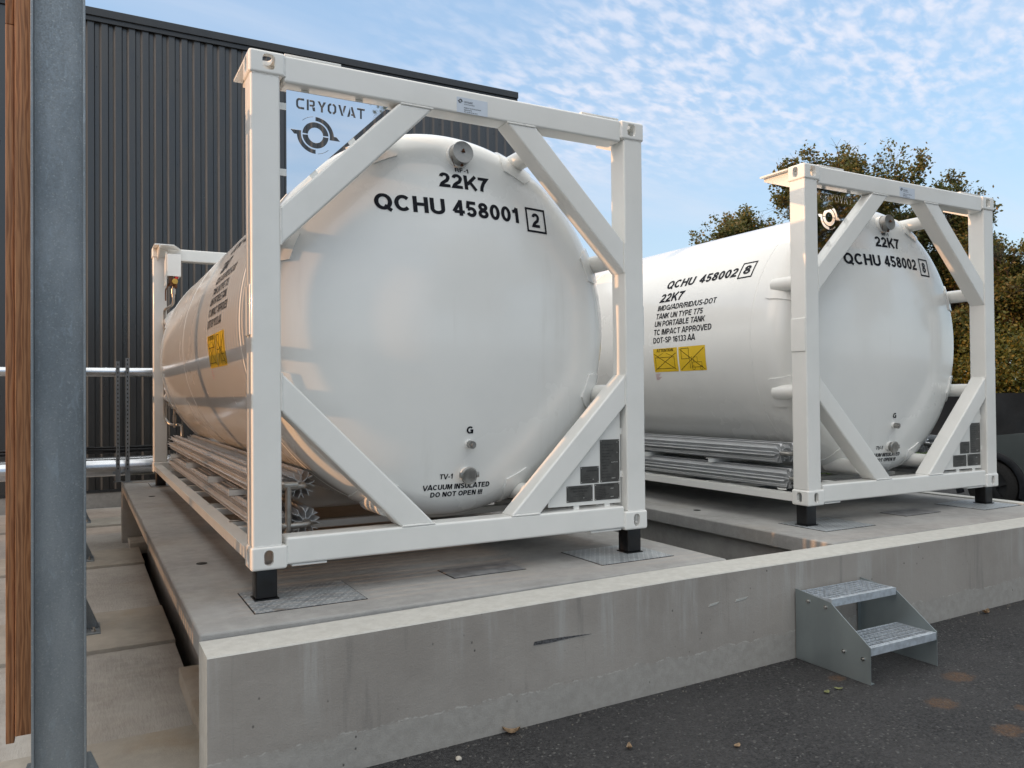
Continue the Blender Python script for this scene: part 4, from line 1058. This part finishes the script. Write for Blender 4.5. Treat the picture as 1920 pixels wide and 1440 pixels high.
# ------------------------------------------------------------------ slatted screen on galvanised posts (left edge)
for n, (yy, lb) in enumerate(((-.30, 'nearest grey galvanised steel post at the left edge, beside the wooden slats'), (2.57, 'second galvanised post of the slat screen, only its base plate showing'),
                              (5.45, 'third galvanised post of the slat screen in the yard'), (8.32, 'farthest galvanised post of the slat screen near the hall'))):
    cx = -.812; rt = root('steel_post', (cx, yy, -.838), lb, 'post', 'galvanised posts of the slatted screen'); o = (-cx, -yy, .838)
    bm = bmesh.new(); bx(bm, cx - .096, cx - .086, yy - .09, yy + .09, -.826, 3.05, bev=.0025, seg=2); bx(bm, cx + .086, cx + .096, yy - .09, yy + .09, -.826, 3.05, bev=.0025, seg=2)
    bx(bm, cx - .0858, cx + .0858, yy - .004, yy + .004, -.826, 3.05)
    wnorm(fin('h_section', bm, 'galv', rt, True, o))
    bm = bmesh.new(); prism(bm, [(cx + .0965, -.60), (cx + .0965, -.824), (cx + .20, -.824), (cx + .112, -.60)], 'y', yy - .005, yy + .005)
    fin('gusset', bm, 'galv', rt, False, o); bm = bmesh.new()
    prism(bm, [(cx - .0965, -.60), (cx - .0965, -.824), (cx - .20, -.824), (cx - .112, -.60)], 'y', yy - .005, yy + .005); fin('gusset', bm, 'galv', rt, False, o)
    fin('base_plate', BX(cx - .20, cx + .205, yy - .15, yy + .15, -.850, -.8262, bev=.002, seg=1), 'galv', rt, True, o)
    for dx in (-.16, .16):
        bm = bmesh.new(); cyl_dir(bm, (cx + dx, yy - .11, -.826), (0, 0, .016), .018, .018, 6); cyl_dir(bm, (cx + dx, yy - .11, -.811), (0, 0, .020), .009, .009, 10); fin('anchor_bolt', bm, 'steel', rt, False, o)
SX = -.99
scr = root('slat_screen', (SX, 2, -.55), 'screen of upright reddish larch slats standing along the left edge', 'slatted screen')
so2 = (-SX, -2, .55)
def slat(y, wx=.030, wy=.053, x=SX, z0=-.545, z1=2.405):
    bm = BX(x - wx/2, x + wx/2, y, y + wy, z0, z1, bev=.003, seg=2); return fin('slat', bm, 'wood', scr, True, (-SX, -2, .55))
y = -.20; first = None
while y < 9.4:
    if first is None: first = slat(y); y0_ = y; fin('slat', BX(SX - .015, SX + .015, y + .002, y + .040, 2.408, 3.05, bev=.003, seg=2), 'wood', scr, True, (-SX, -2, .55))
    else:
        c = first.copy(); COL.objects.link(c); c.parent = scr; c.location = first.location + Vector((0, y - y0_, 0))
    y += .088
c = first.copy(); COL.objects.link(c); c.parent = scr; c.location = first.location + Vector((0, .660, 0))
fin('end_board', BX(-.972, -.906, -.215, -.165, -.515, 3.05, bev=.003, seg=2), 'wood', scr, True, so2)
for z in (-.10, .945, 1.225, 2.33):
    fin('screen_rail', BX(SX + .020, SX + .060, -.14, 9.4, z - .035, z + .035, bev=.003, seg=2), 'galv', scr, True, so2)
tag(fin('low_sun_blocker', BX(-3.25, -3.05, -.30, 7.4, -.93, -.30, bev=.01), 'beam'), 'low concrete wall, unseen, added beyond the slat screen to shade the yard', 'wall')  # unseen blocker, added to keep low sun off the yard
# tall unseen wall, added to keep the low sun off the road side
tag(fin('sun_blocker_wall', BX(-12.4, -12.1, -30, .20, -.93, 3.3, bev=.02), 'render'), 'pale rendered wall added out of view west of the road to block the low sun', 'wall')

# ------------------------------------------------------------------ car
def car():
    X0 = 9.55; yw = 1.98; gz = -.706; Wd = 1.74
    rt = root('parked_car', (X0 + Wd/2, yw - 1.25, gz), 'dark grey-green parked car, its front wheel and wing showing beside the right container', 'car')
    o = (-(X0 + Wd/2), -(yw - 1.25), -gz)
    # side outline (y, z above ground): front to rear
    top = [(.86, .42), (.84, .60), (.78, .74), (.66, .86), (.30, .955), (-.10, .99), (-.42, 1.03), (-.62, 1.12), (-1.05, 1.42), (-1.35, 1.52), (-2.3, 1.55), (-2.95, 1.50), (-3.15, 1.30), (-3.25, 1.02), (-3.30, .70), (-3.28, .45), (-3.22, .30)]
    def arch(cy, r, n=14): return [(cy + r*math.cos(R(t)), .33 + r*math.sin(R(t))) for t in np.linspace(180, 0, n)]
    bot = [(-2.93 + 0, .24)] if 0 else []
    bot = [(-2.92, .28)] + [(a, b) for a, b in arch(-2.52, .37)] + [(-2.13, .20), (-.42, .20)] + [(a, b) for a, b in arch(0, .37)] + [(.42, .26), (.80, .28)]
    poly = top + bot
    bm = bmesh.new(); n = len(poly)
    secs = [(0.10, .90), (.02, .98), (0.0, 1.0), (Wd, 1.0), (Wd - .02, .98), (Wd - .10, .90)]
    # body shell lofted across the width, upper part tucked in
    def sec(xo, inset):
        out = []
        for (a, b) in poly:
            tuck = max(0, b - .95)*.33; sgn = 1 if xo < Wd/2 else -1
            out.append(bm.verts.new((X0 + xo + sgn*tuck, yw + a, gz + b)))
        return out
    A = sec(0, 0); B = sec(Wd, 0)
    for i in range(n): bm.faces.new((A[i], A[(i + 1) % n], B[(i + 1) % n], B[i]))
    bm.faces.new(A); bm.faces.new(B[::-1]); bmesh.ops.recalc_face_normals(bm, faces=bm.faces)
    es = [e for e in bm.edges if e.calc_face_angle(0) > 1.0 and abs(e.verts[0].co.x - e.verts[1].co.x) < .5 and (e.verts[0].co.z > gz + .35)]
    bmesh.ops.bevel(bm, geom=es, offset=.045, segments=4, affect='EDGES', clamp_overlap=True)
    fin('body', bm, 'carpaint', rt, True, o, 35)
    for cy in (0, -2.52):
        ring = []
        bm = bmesh.new(); outer = [(yw + cy + .455*math.cos(R(t)), gz + .33 + .455*math.sin(R(t))) for t in np.linspace(-18, 198, 26)]; inner = [(yw + cy + .372*math.cos(R(t)), gz + .33 + .372*math.sin(R(t))) for t in np.linspace(198, -18, 26)]
        prism(bm, outer + inner, 'x', X0 - .018, X0 + .03, bev=.005, seg=2); fin('arch_cladding', bm, 'plastic', rt, True, o)
        for xx, s_ in ((X0 + .015, 1), (X0 + Wd - .225, -1)):
            bm = bmesh.new(); lp = [(.20, 0), (.29, .0), (.325, .02), (.332, .06), (.332, .15), (.325, .19), (.29, .21), (.20, .21)]
            rings = []
            for (r, xo) in lp: rings.append([bm.verts.new((xx + xo, yw + cy + r*math.cos(R(7.5*k)), gz + .332 + r*math.sin(R(7.5*k)))) for k in range(48)])
            for a, b in zip(rings, rings[1:]):
                for k in range(48): bm.faces.new((a[k], a[(k + 1) % 48], b[(k + 1) % 48], b[k]))
            bmesh.ops.recalc_face_normals(bm, faces=bm.faces); w = fin('wheel', bm, 'tyre', rt, True, o, 50)
            bm = bmesh.new(); xf = xx + (.03 if s_ > 0 else .15); cyl_dir(bm, (xf + .02, yw + cy, gz + .332), (.06, 0, 0), .20, .20, 36)
            for k in range(5):
                a = R(72*k + 20); c_, s2_ = math.cos(a), math.sin(a); p = [(yw + cy + c_*.04 - s2_*.028, gz + .332 + s2_*.04 + c_*.028), (yw + cy + c_*.205 - s2_*.020, gz + .332 + s2_*.205 + c_*.020), (yw + cy + c_*.205 + s2_*.020, gz + .332 + s2_*.205 - c_*.020), (yw + cy + c_*.04 + s2_*.028, gz + .332 + s2_*.04 - c_*.028)]
                prism(bm, p, 'x', xf - .012, xf + .018)
            cyl_dir(bm, (xf - .014, yw + cy, gz + .332), (.03, 0, 0), .06, .06, 20); bmesh.ops.recalc_face_normals(bm, faces=bm.faces); fin('rim', bm, 'rimgrey', w, False)
    # wing vent with side repeater, door line, glass, lamps
    bm = bmesh.new(); prism(bm, [(yw - .58, gz + .72), (yw - .46, gz + .84), (yw - .44, gz + .93), (yw - .60, gz + .955), (yw - .80, gz + .95), (yw - .76, gz + .80), (yw - .70, gz + .70)], 'x', X0 - .012, X0 + .02, bev=.005, seg=2); v = fin('wing_vent', bm, 'plastic', rt, True, o)
    fin('side_repeater', BX(X0 - .020, X0 - .0125, yw - .68, yw - .58, gz + .745, gz + .770, bev=.002, seg=1), 'lens', v, False)
    bm = bmesh.new(); bx(bm, X0 - .002, X0 + .01, yw - .83, yw - .822, gz + .24, gz + .95); bx(bm, X0 - .002, X0 + .01, yw - 1.98, yw - 1.972, gz + .24, gz + .95); bx(bm, X0 - .002, X0 + .01, yw - 1.97, yw - .83, gz + .24, gz + .246); fin('door_gap', bm, 'plastic', rt, False, o)
    bm = bmesh.new(); prism(bm, [(yw - .62, gz + 1.03), (yw - 1.06, gz + 1.36), (yw - 1.4, gz + 1.44), (yw - 2.9, gz + 1.42), (yw - 3.05, gz + 1.08)], 'x', X0 + .075, X0 + .10); fin('side_glass', bm, 'glass', rt, False, o)
    bm = bmesh.new(); prism(bm, [(yw + .80, gz + .60), (yw + .76, gz + .76), (yw + .56, gz + .80), (yw + .60, gz + .64)], 'x', X0 - .004, X0 + .05, bev=.006, seg=2); fin('headlight', bm, 'lens', rt, True, o)
    bm = bmesh.new(); bx(bm, X0 - .012, X0 + .02, yw - 2.1, yw - .46, gz + .17, gz + .30, bev=.01); fin('sill_cladding', bm, 'plastic', rt, True, o)
    bm = bmesh.new(); bx(bm, X0 - .14, X0 + .0, yw - 1.0, yw - .84, gz + 1.03, gz + 1.14, bev=.03); fin('door_mirror', bm, 'plastic', rt, True, o)
car()

# ------------------------------------------------------------------ fence, hedge, trees
fa, fbv = Vector((7.3, 10.2, 0)), Vector((26.0, -1.0, 0)); fd = (fbv - fa).normalized(); L = (fbv - fa).length; fn = Vector((-fd.y, fd.x, 0))
fr_ = root('mesh_fence', tuple((fa + fbv)/2 + Vector((0, 0, -.71))), 'black fabric-covered wire fence standing behind the parked car', 'fence'); fo = tuple(-((fa + fbv)/2) + Vector((0, 0, .71)))
bm = bmesh.new(); NX = 160; rows = []
for i in range(NX + 1):
    col_ = []
    for j in range(9):
        t = i/NX; z = -.70 + 1.50*j/8; wv = .02*math.sin(i*.55 + j*.8) + .012*math.sin(i*1.3 - j*1.9) + (.03 if j == 4 else 0)
        p = fa + fd*L*t + fn*wv; col_.append(bm.verts.new((p.x, p.y, z)))
    rows.append(col_)
for a, b in zip(rows, rows[1:]):
    for j in range(8): bm.faces.new((a[j], a[j + 1], b[j + 1], b[j]))
fin('fabric', bm, 'mesh', fr_, True, fo, 80)
for k in range(11):
    p = fa + fd*L*k/10 + fn*.08; bm = bmesh.new(); tube(bm, [(p.x, p.y, -.72), (p.x, p.y, .80)], .025, 10); fin('fence_post', bm, 'galv' if 0 else 'plastic', fr_, True, fo)
bm = bmesh.new(); a = fa + fn*.05; b = fbv + fn*.05; tube(bm, [(a.x, a.y, .735), (b.x, b.y, .735)], .006, 6); tube(bm, [(a.x, a.y, .1), (b.x, b.y, .1)], .006, 6); fin('tension_wire', bm, 'plastic', fr_, True, fo)

def leaves_mesh(pts, size, per, spread, name, flat=.5, seed=1):
    """one quad-pair leaf around each of many points"""
    rg = np.random.default_rng(seed); P_ = np.repeat(np.asarray(pts), per, axis=0); n = len(P_)
    P_ = P_ + rg.normal(0, spread, (n, 3))
    d = rg.normal(0, 1, (n, 3)); d[:, 2] *= .7; d /= np.linalg.norm(d, axis=1)[:, None]
    u = np.cross(d, rg.normal(0, 1, (n, 3))); u /= np.linalg.norm(u, axis=1)[:, None]
    s_ = size*rg.uniform(.55, 1.25, (n, 1)); w = s_*.32
    v = np.stack([P_, P_ + d*s_*.5 + u*w, P_ + d*s_, P_ + d*s_*.5 - u*w], 1).reshape(-1, 3)
    me = bpy.data.meshes.new(name); me.vertices.add(4*n); me.vertices.foreach_set('co', v.ravel())
    me.loops.add(4*n); me.loops.foreach_set('vertex_index', np.arange(4*n, dtype=np.int32))
    me.polygons.add(n); me.polygons.foreach_set('loop_start', np.arange(0, 4*n, 4, dtype=np.int32)); me.update(calc_edges=True); me.validate()
    return me
def grow(h, spread, levels, seed, trunk_r=.16, lean=(0, 0), first=.28, fork=(3, 4), angle=.62, shrink=.70):
    rd = random.Random(seed); segs = []; tips = []
    def br(p, d, L_, r, lv):
        n = 4; pts = [p]; q = p.copy(); dd = d.copy()
        for k in range(n):
            dd = (dd + Vector((rd.gauss(0, .10), rd.gauss(0, .10), rd.gauss(.03, .06)))).normalized(); q = q + dd*L_/n; pts.append(q.copy())
        segs.append((pts, r, r*.62))
        if lv <= 1:
            for pt in pts[1:]: tips.append(tuple(pt))
        if lv == 0: tips.append(tuple(q)); return
        m = rd.randint(*fork)
        for k in range(m):
            t = rd.uniform(.35, 1.0) if k else 1.0; i = min(n, max(1, int(round(t*n)))); ax = Vector((rd.gauss(0, 1), rd.gauss(0, 1), rd.gauss(0, .6))).normalized()
            nd = (dd*math.cos(angle*rd.uniform(.6, 1.3)) + (ax - dd*ax.dot(dd)).normalized()*math.sin(angle*rd.uniform(.6, 1.35)))
            nd = Vector((nd.x*spread, nd.y*spread, nd.z + .05)).normalized()
            br(pts[i], nd, L_*shrink*rd.uniform(.75, 1.15), r*.58, lv - 1)
    br(Vector((0, 0, 0)), Vector((lean[0], lean[1], 1)).normalized(), h*first, trunk_r, levels)
    return segs, tips
def tree_parts(seed, h, spread=1.15, levels=6, keep=.5, **k):
    segs, tips = grow(h, spread, levels, seed, **k)
    # leafy clumps with bare gaps between them
    tips = [t for t in tips if math.sin(t[0]*2.9 + seed)*math.sin(t[1]*3.1 + 1.3*seed)*math.sin(t[2]*3.3 + .7*seed) > .30*(1 - 2*keep) + random.uniform(-.22, .22)]
    mt = max(t[2] for t in tips); s_ = h/mt
    bm = bmesh.new()
    for pts, r0, r1 in segs:
        if r0*s_ < .003: continue
        tube(bm, [p*s_ for p in pts], r0, 6 if r0 < .04 else 10, False, [r0 + (r1 - r0)*i/(len(pts) - 1) for i in range(len(pts))])
    return bm, [(a*s_, b*s_, c*s_) for a, b, c in tips]
def tree(name, loc, seed, h, label, cat='tree', mat='oakleaf', group=None, rz=0, per=7, leaf=.10, sp=.10, **k):
    rt = root(name, loc, label, cat, group, rz); bm, tips = tree_parts(seed, h, **k)
    fin('trunk', bm, 'bark', rt, True, ang=60)
    if per: fin_mesh('crown', leaves_mesh(tips, leaf, per, sp, 'crown', seed=seed), mat, rt, False)
    return rt
def wray(px, py, D):
    """world point D metres in front of the camera plane through a photo pixel (used once to read where a tree stands)"""
    f = 1484.01; m = cam.rotation_euler.to_matrix(); d = m @ Vector(((px - 960)/f, -(py - 720)/f, -1)); return cam.location + d*D
def base(px, D): p = wray(px, 737, D); return (p.x, p.y, -.72)
g1 = 'trees beyond the fence'
t1 = tree('oak_tree', base(1585, 21), 12, 8.0, 'tall autumn oak with thin airy top rising behind the right tank', group=g1, trunk_r=.16, spread=1.05, per=9, leaf=.095, sp=.075, angle=.60, levels=7, shrink=.74, keep=.27)
tree('oak_tree', base(1712, 22), 20, 7.5, 'brown-leaved oak showing between the right tank and its frame', group=g1, trunk_r=.15, spread=1.0, per=9, leaf=.095, sp=.075, angle=.60, levels=7, shrink=.74, keep=.27)
tree('oak_tree', base(1385, 30), 12, 8.5, 'small dark green tree just above the right tank, left of the tall oak', group=g1, trunk_r=.16, spread=.8, per=6, leaf=.13, sp=.10, angle=.60, levels=7, shrink=.74, keep=.38, rz=2.0)
tree('oak_tree', base(1900, 19), 20, 5.6, 'orange-brown tree at the right edge beyond the fence', group=g1, trunk_r=.13, spread=1.15, per=10, leaf=.085, sp=.07, angle=.60, levels=7, shrink=.74, keep=.45, rz=1.0)
tree('bare_tree', base(1812, 27), 44, 7.4, 'nearly leafless thin tree seen through the right container frame', group=g1, per=0, levels=6, trunk_r=.10)
def bush(loc, seed, w, h, label, mat='bushleaf', n=900, per=16, leaf=.09):
    rt = root('hedge_bush', loc, label, 'bush', 'bushes along the fence'); rg = np.random.default_rng(seed)
    c = rg.normal(0, 1, (n, 3)); c /= np.linalg.norm(c, axis=1)[:, None]; lump = 1 + .22*np.sin(c[:, 0]*5 + seed)*np.cos(c[:, 1]*4.3) + rg.normal(0, .09, n)
    r = rg.uniform(.45, 1, n)**.5*lump; pts = np.stack([c[:, 0]*w*r, c[:, 1]*w*.8*r, h*.5 + c[:, 2]*h*.5*r], 1); pts = pts[pts[:, 2] > .05]
    bm = bmesh.new()
    for k in range(7): a = k*.9; tube(bm, [(.05*math.cos(a), .05*math.sin(a), 0), (w*.25*math.cos(a), w*.25*math.sin(a), h*.4), (w*.55*math.cos(a), w*.5*math.sin(a), h*.75)], .02, 6, False, [.03, .02, .008])
    fin('stems', bm, 'bark', rt, True); fin_mesh('foliage', leaves_mesh(pts, leaf, per, .12, 'foliage', seed=seed), mat, rt, False)
for i, (px, D, w, h, lb) in enumerate(((1900, 18.5, 1.9, 3.1, 'yellow-green bush above the fence at the right edge'), (1780, 19.5, 1.7, 3.3, 'dark green bush behind the right tank, above the fence'),
                                       (1990, 18, 2.0, 3.0, 'yellowing bush beyond the right edge of the picture'), (1640, 21, 1.8, 2.6, 'bush hidden behind the right tank'))):
    bush(base(px, D), 60 + i, w, h, lb)
# grass tuft verge in front of the fence
gp = []
rg = np.random.default_rng(5)
for k in range(1500): t = rg.uniform(0, 1); p = fa + fd*L*t - fn*rg.uniform(.1, 1.0); gp.append((p.x, p.y, -.70))
tag(fin_mesh('grass_verge', leaves_mesh(gp, .28, 12, .10, 'grass_verge', seed=4), 'grass', None, False), 'rough green grass at the foot of the fence', 'grass', kind='stuff')

# trees across the road, seen only as reflections in the paint and polished sheets
g2 = 'trees across the road behind the viewer'
for (x, y, s_, rz, lb) in ((12.5, -8.0, 1.15, 0, 'first tree across the road, mirrored in the right logo sheet'), (8.6, -13, 1.2, 1.9, 'second tree across the road'), (11.5, -14.5, 1.25, 3.1, 'third tree across the road, mirrored in the tank head'), (24, -5, 1.2, 4.4, 'tree beyond the road to the right')):
    c = t1.copy(); COL.objects.link(c); c.location = (x, y, -.72); c.rotation_euler = (0, 0, rz); c.scale = (s_,)*3; tag(c, lb, 'tree', g2)
    for ch in t1.children: d = ch.copy(); COL.objects.link(d); d.parent = c
# overhead wires
for (z0, lb) in ((8.05, 'upper overhead power wire at the far right'), (7.45, 'lower overhead power wire at the far right')):
    p0 = Vector((44, 34, z0 - .9)); p1 = Vector((66, 12, z0 + 2.2)); bm = bmesh.new(); tube(bm, [p0.lerp(p1, k/20) + Vector((0, 0, -.5*math.sin(math.pi*k/20))) for k in range(21)], .018, 6)
    tag(fin('power_wire', bm, 'plastic'), lb, 'wire')
for (p, lb) in (((44, 34), 'wooden power pole hidden behind the trees'), ((66, 12), 'wooden power pole far beyond the right edge')):
    bm = bmesh.new(); tube(bm, [(p[0], p[1], -.9), (p[0], p[1], 11)], .14, 12, True, [.16, .11]); bx(bm, p[0] - .5, p[0] + .5, p[1] - .05, p[1] + .05, 9.7, 9.85)
    tag(fin('power_pole', bm, 'bark'), lb, 'pole')

# ------------------------------------------------------------------ litter on the asphalt
def leaf(loc, size, rz, mt, label, curl=.25):
    bm = bmesh.new(); n = 6; A = []
    for k in range(n + 1):
        t = k/n; w = size*.30*math.sin(math.pi*min(1, t*.95 + .03))**.8; z = .004 + curl*size*(t - .5)**2*2
        A.append([bm.verts.new((t*size - size/2, s_*w, z + (.12*size if s_ else 0)*abs(s_)*curl*2)) for s_ in (-1, 0, 1)])
    for a, b in zip(A, A[1:]):
        for j in (0, 1): bm.faces.new((a[j], a[j + 1], b[j + 1], b[j]))
    r = bmesh.ops.solidify(bm, geom=bm.faces[:], thickness=.0012)
    o = fin('fallen_leaf', bm, mt, None, True, (loc[0], loc[1], asph(*loc)), 80); o.rotation_euler = (0, 0, rz); return tag(o, label, 'leaf', 'fallen leaves on the asphalt')
leaf((1.077, -.672), .085, -.5, 'dryleaf', 'curled brown leaf lying at the foot of the wall', .5)
leaf((1.462, -1.092), .045, 1.0, 'dryleaf', 'pale brown leaf on the open asphalt', .6)
leaf((2.757, -1.106), .045, .2, 'greenleaf', 'left of two small green leaves beside the steps')
leaf((2.849, -1.106), .045, 2.4, 'greenleaf', 'right of two small green leaves beside the steps')
leaf((1.895, -1.327), .045, .3, 'dryleaf', 'narrow yellow leaf low in the middle of the asphalt')
leaf((4.888, -.70), .07, .1, 'dryleaf', 'reddish leaf by the wall to the right of the steps', .6)
bm = bmesh.new()
for k in range(120):
    gx = random.uniform(.1, 7.0); gy = -.642 - abs(random.gauss(0, .05)) - .006; r_ = random.uniform(.0025, .0065)
    q = bmesh.ops.create_icosphere(bm, subdivisions=1, radius=r_); bmesh.ops.translate(bm, vec=(gx, gy, asph(gx, gy) + r_*.4), verts=q['verts'])
tag(fin('grit', bm, 'stone', None, False), 'fine grey grit gathered along the foot of the wall', 'grit', kind='stuff')
bm = bmesh.new(); bmesh.ops.create_icosphere(bm, subdivisions=2, radius=.014)
for v in bm.verts: v.co *= 1 + .25*math.sin(v.co.x*190 + v.co.y*130); v.co.z *= .7
tag(fin('pebble', bm, 'beam', None, True, (.742, -.791, asph(.742, 0) + .008)), 'small pale pebble on the asphalt near the lower left', 'pebble')
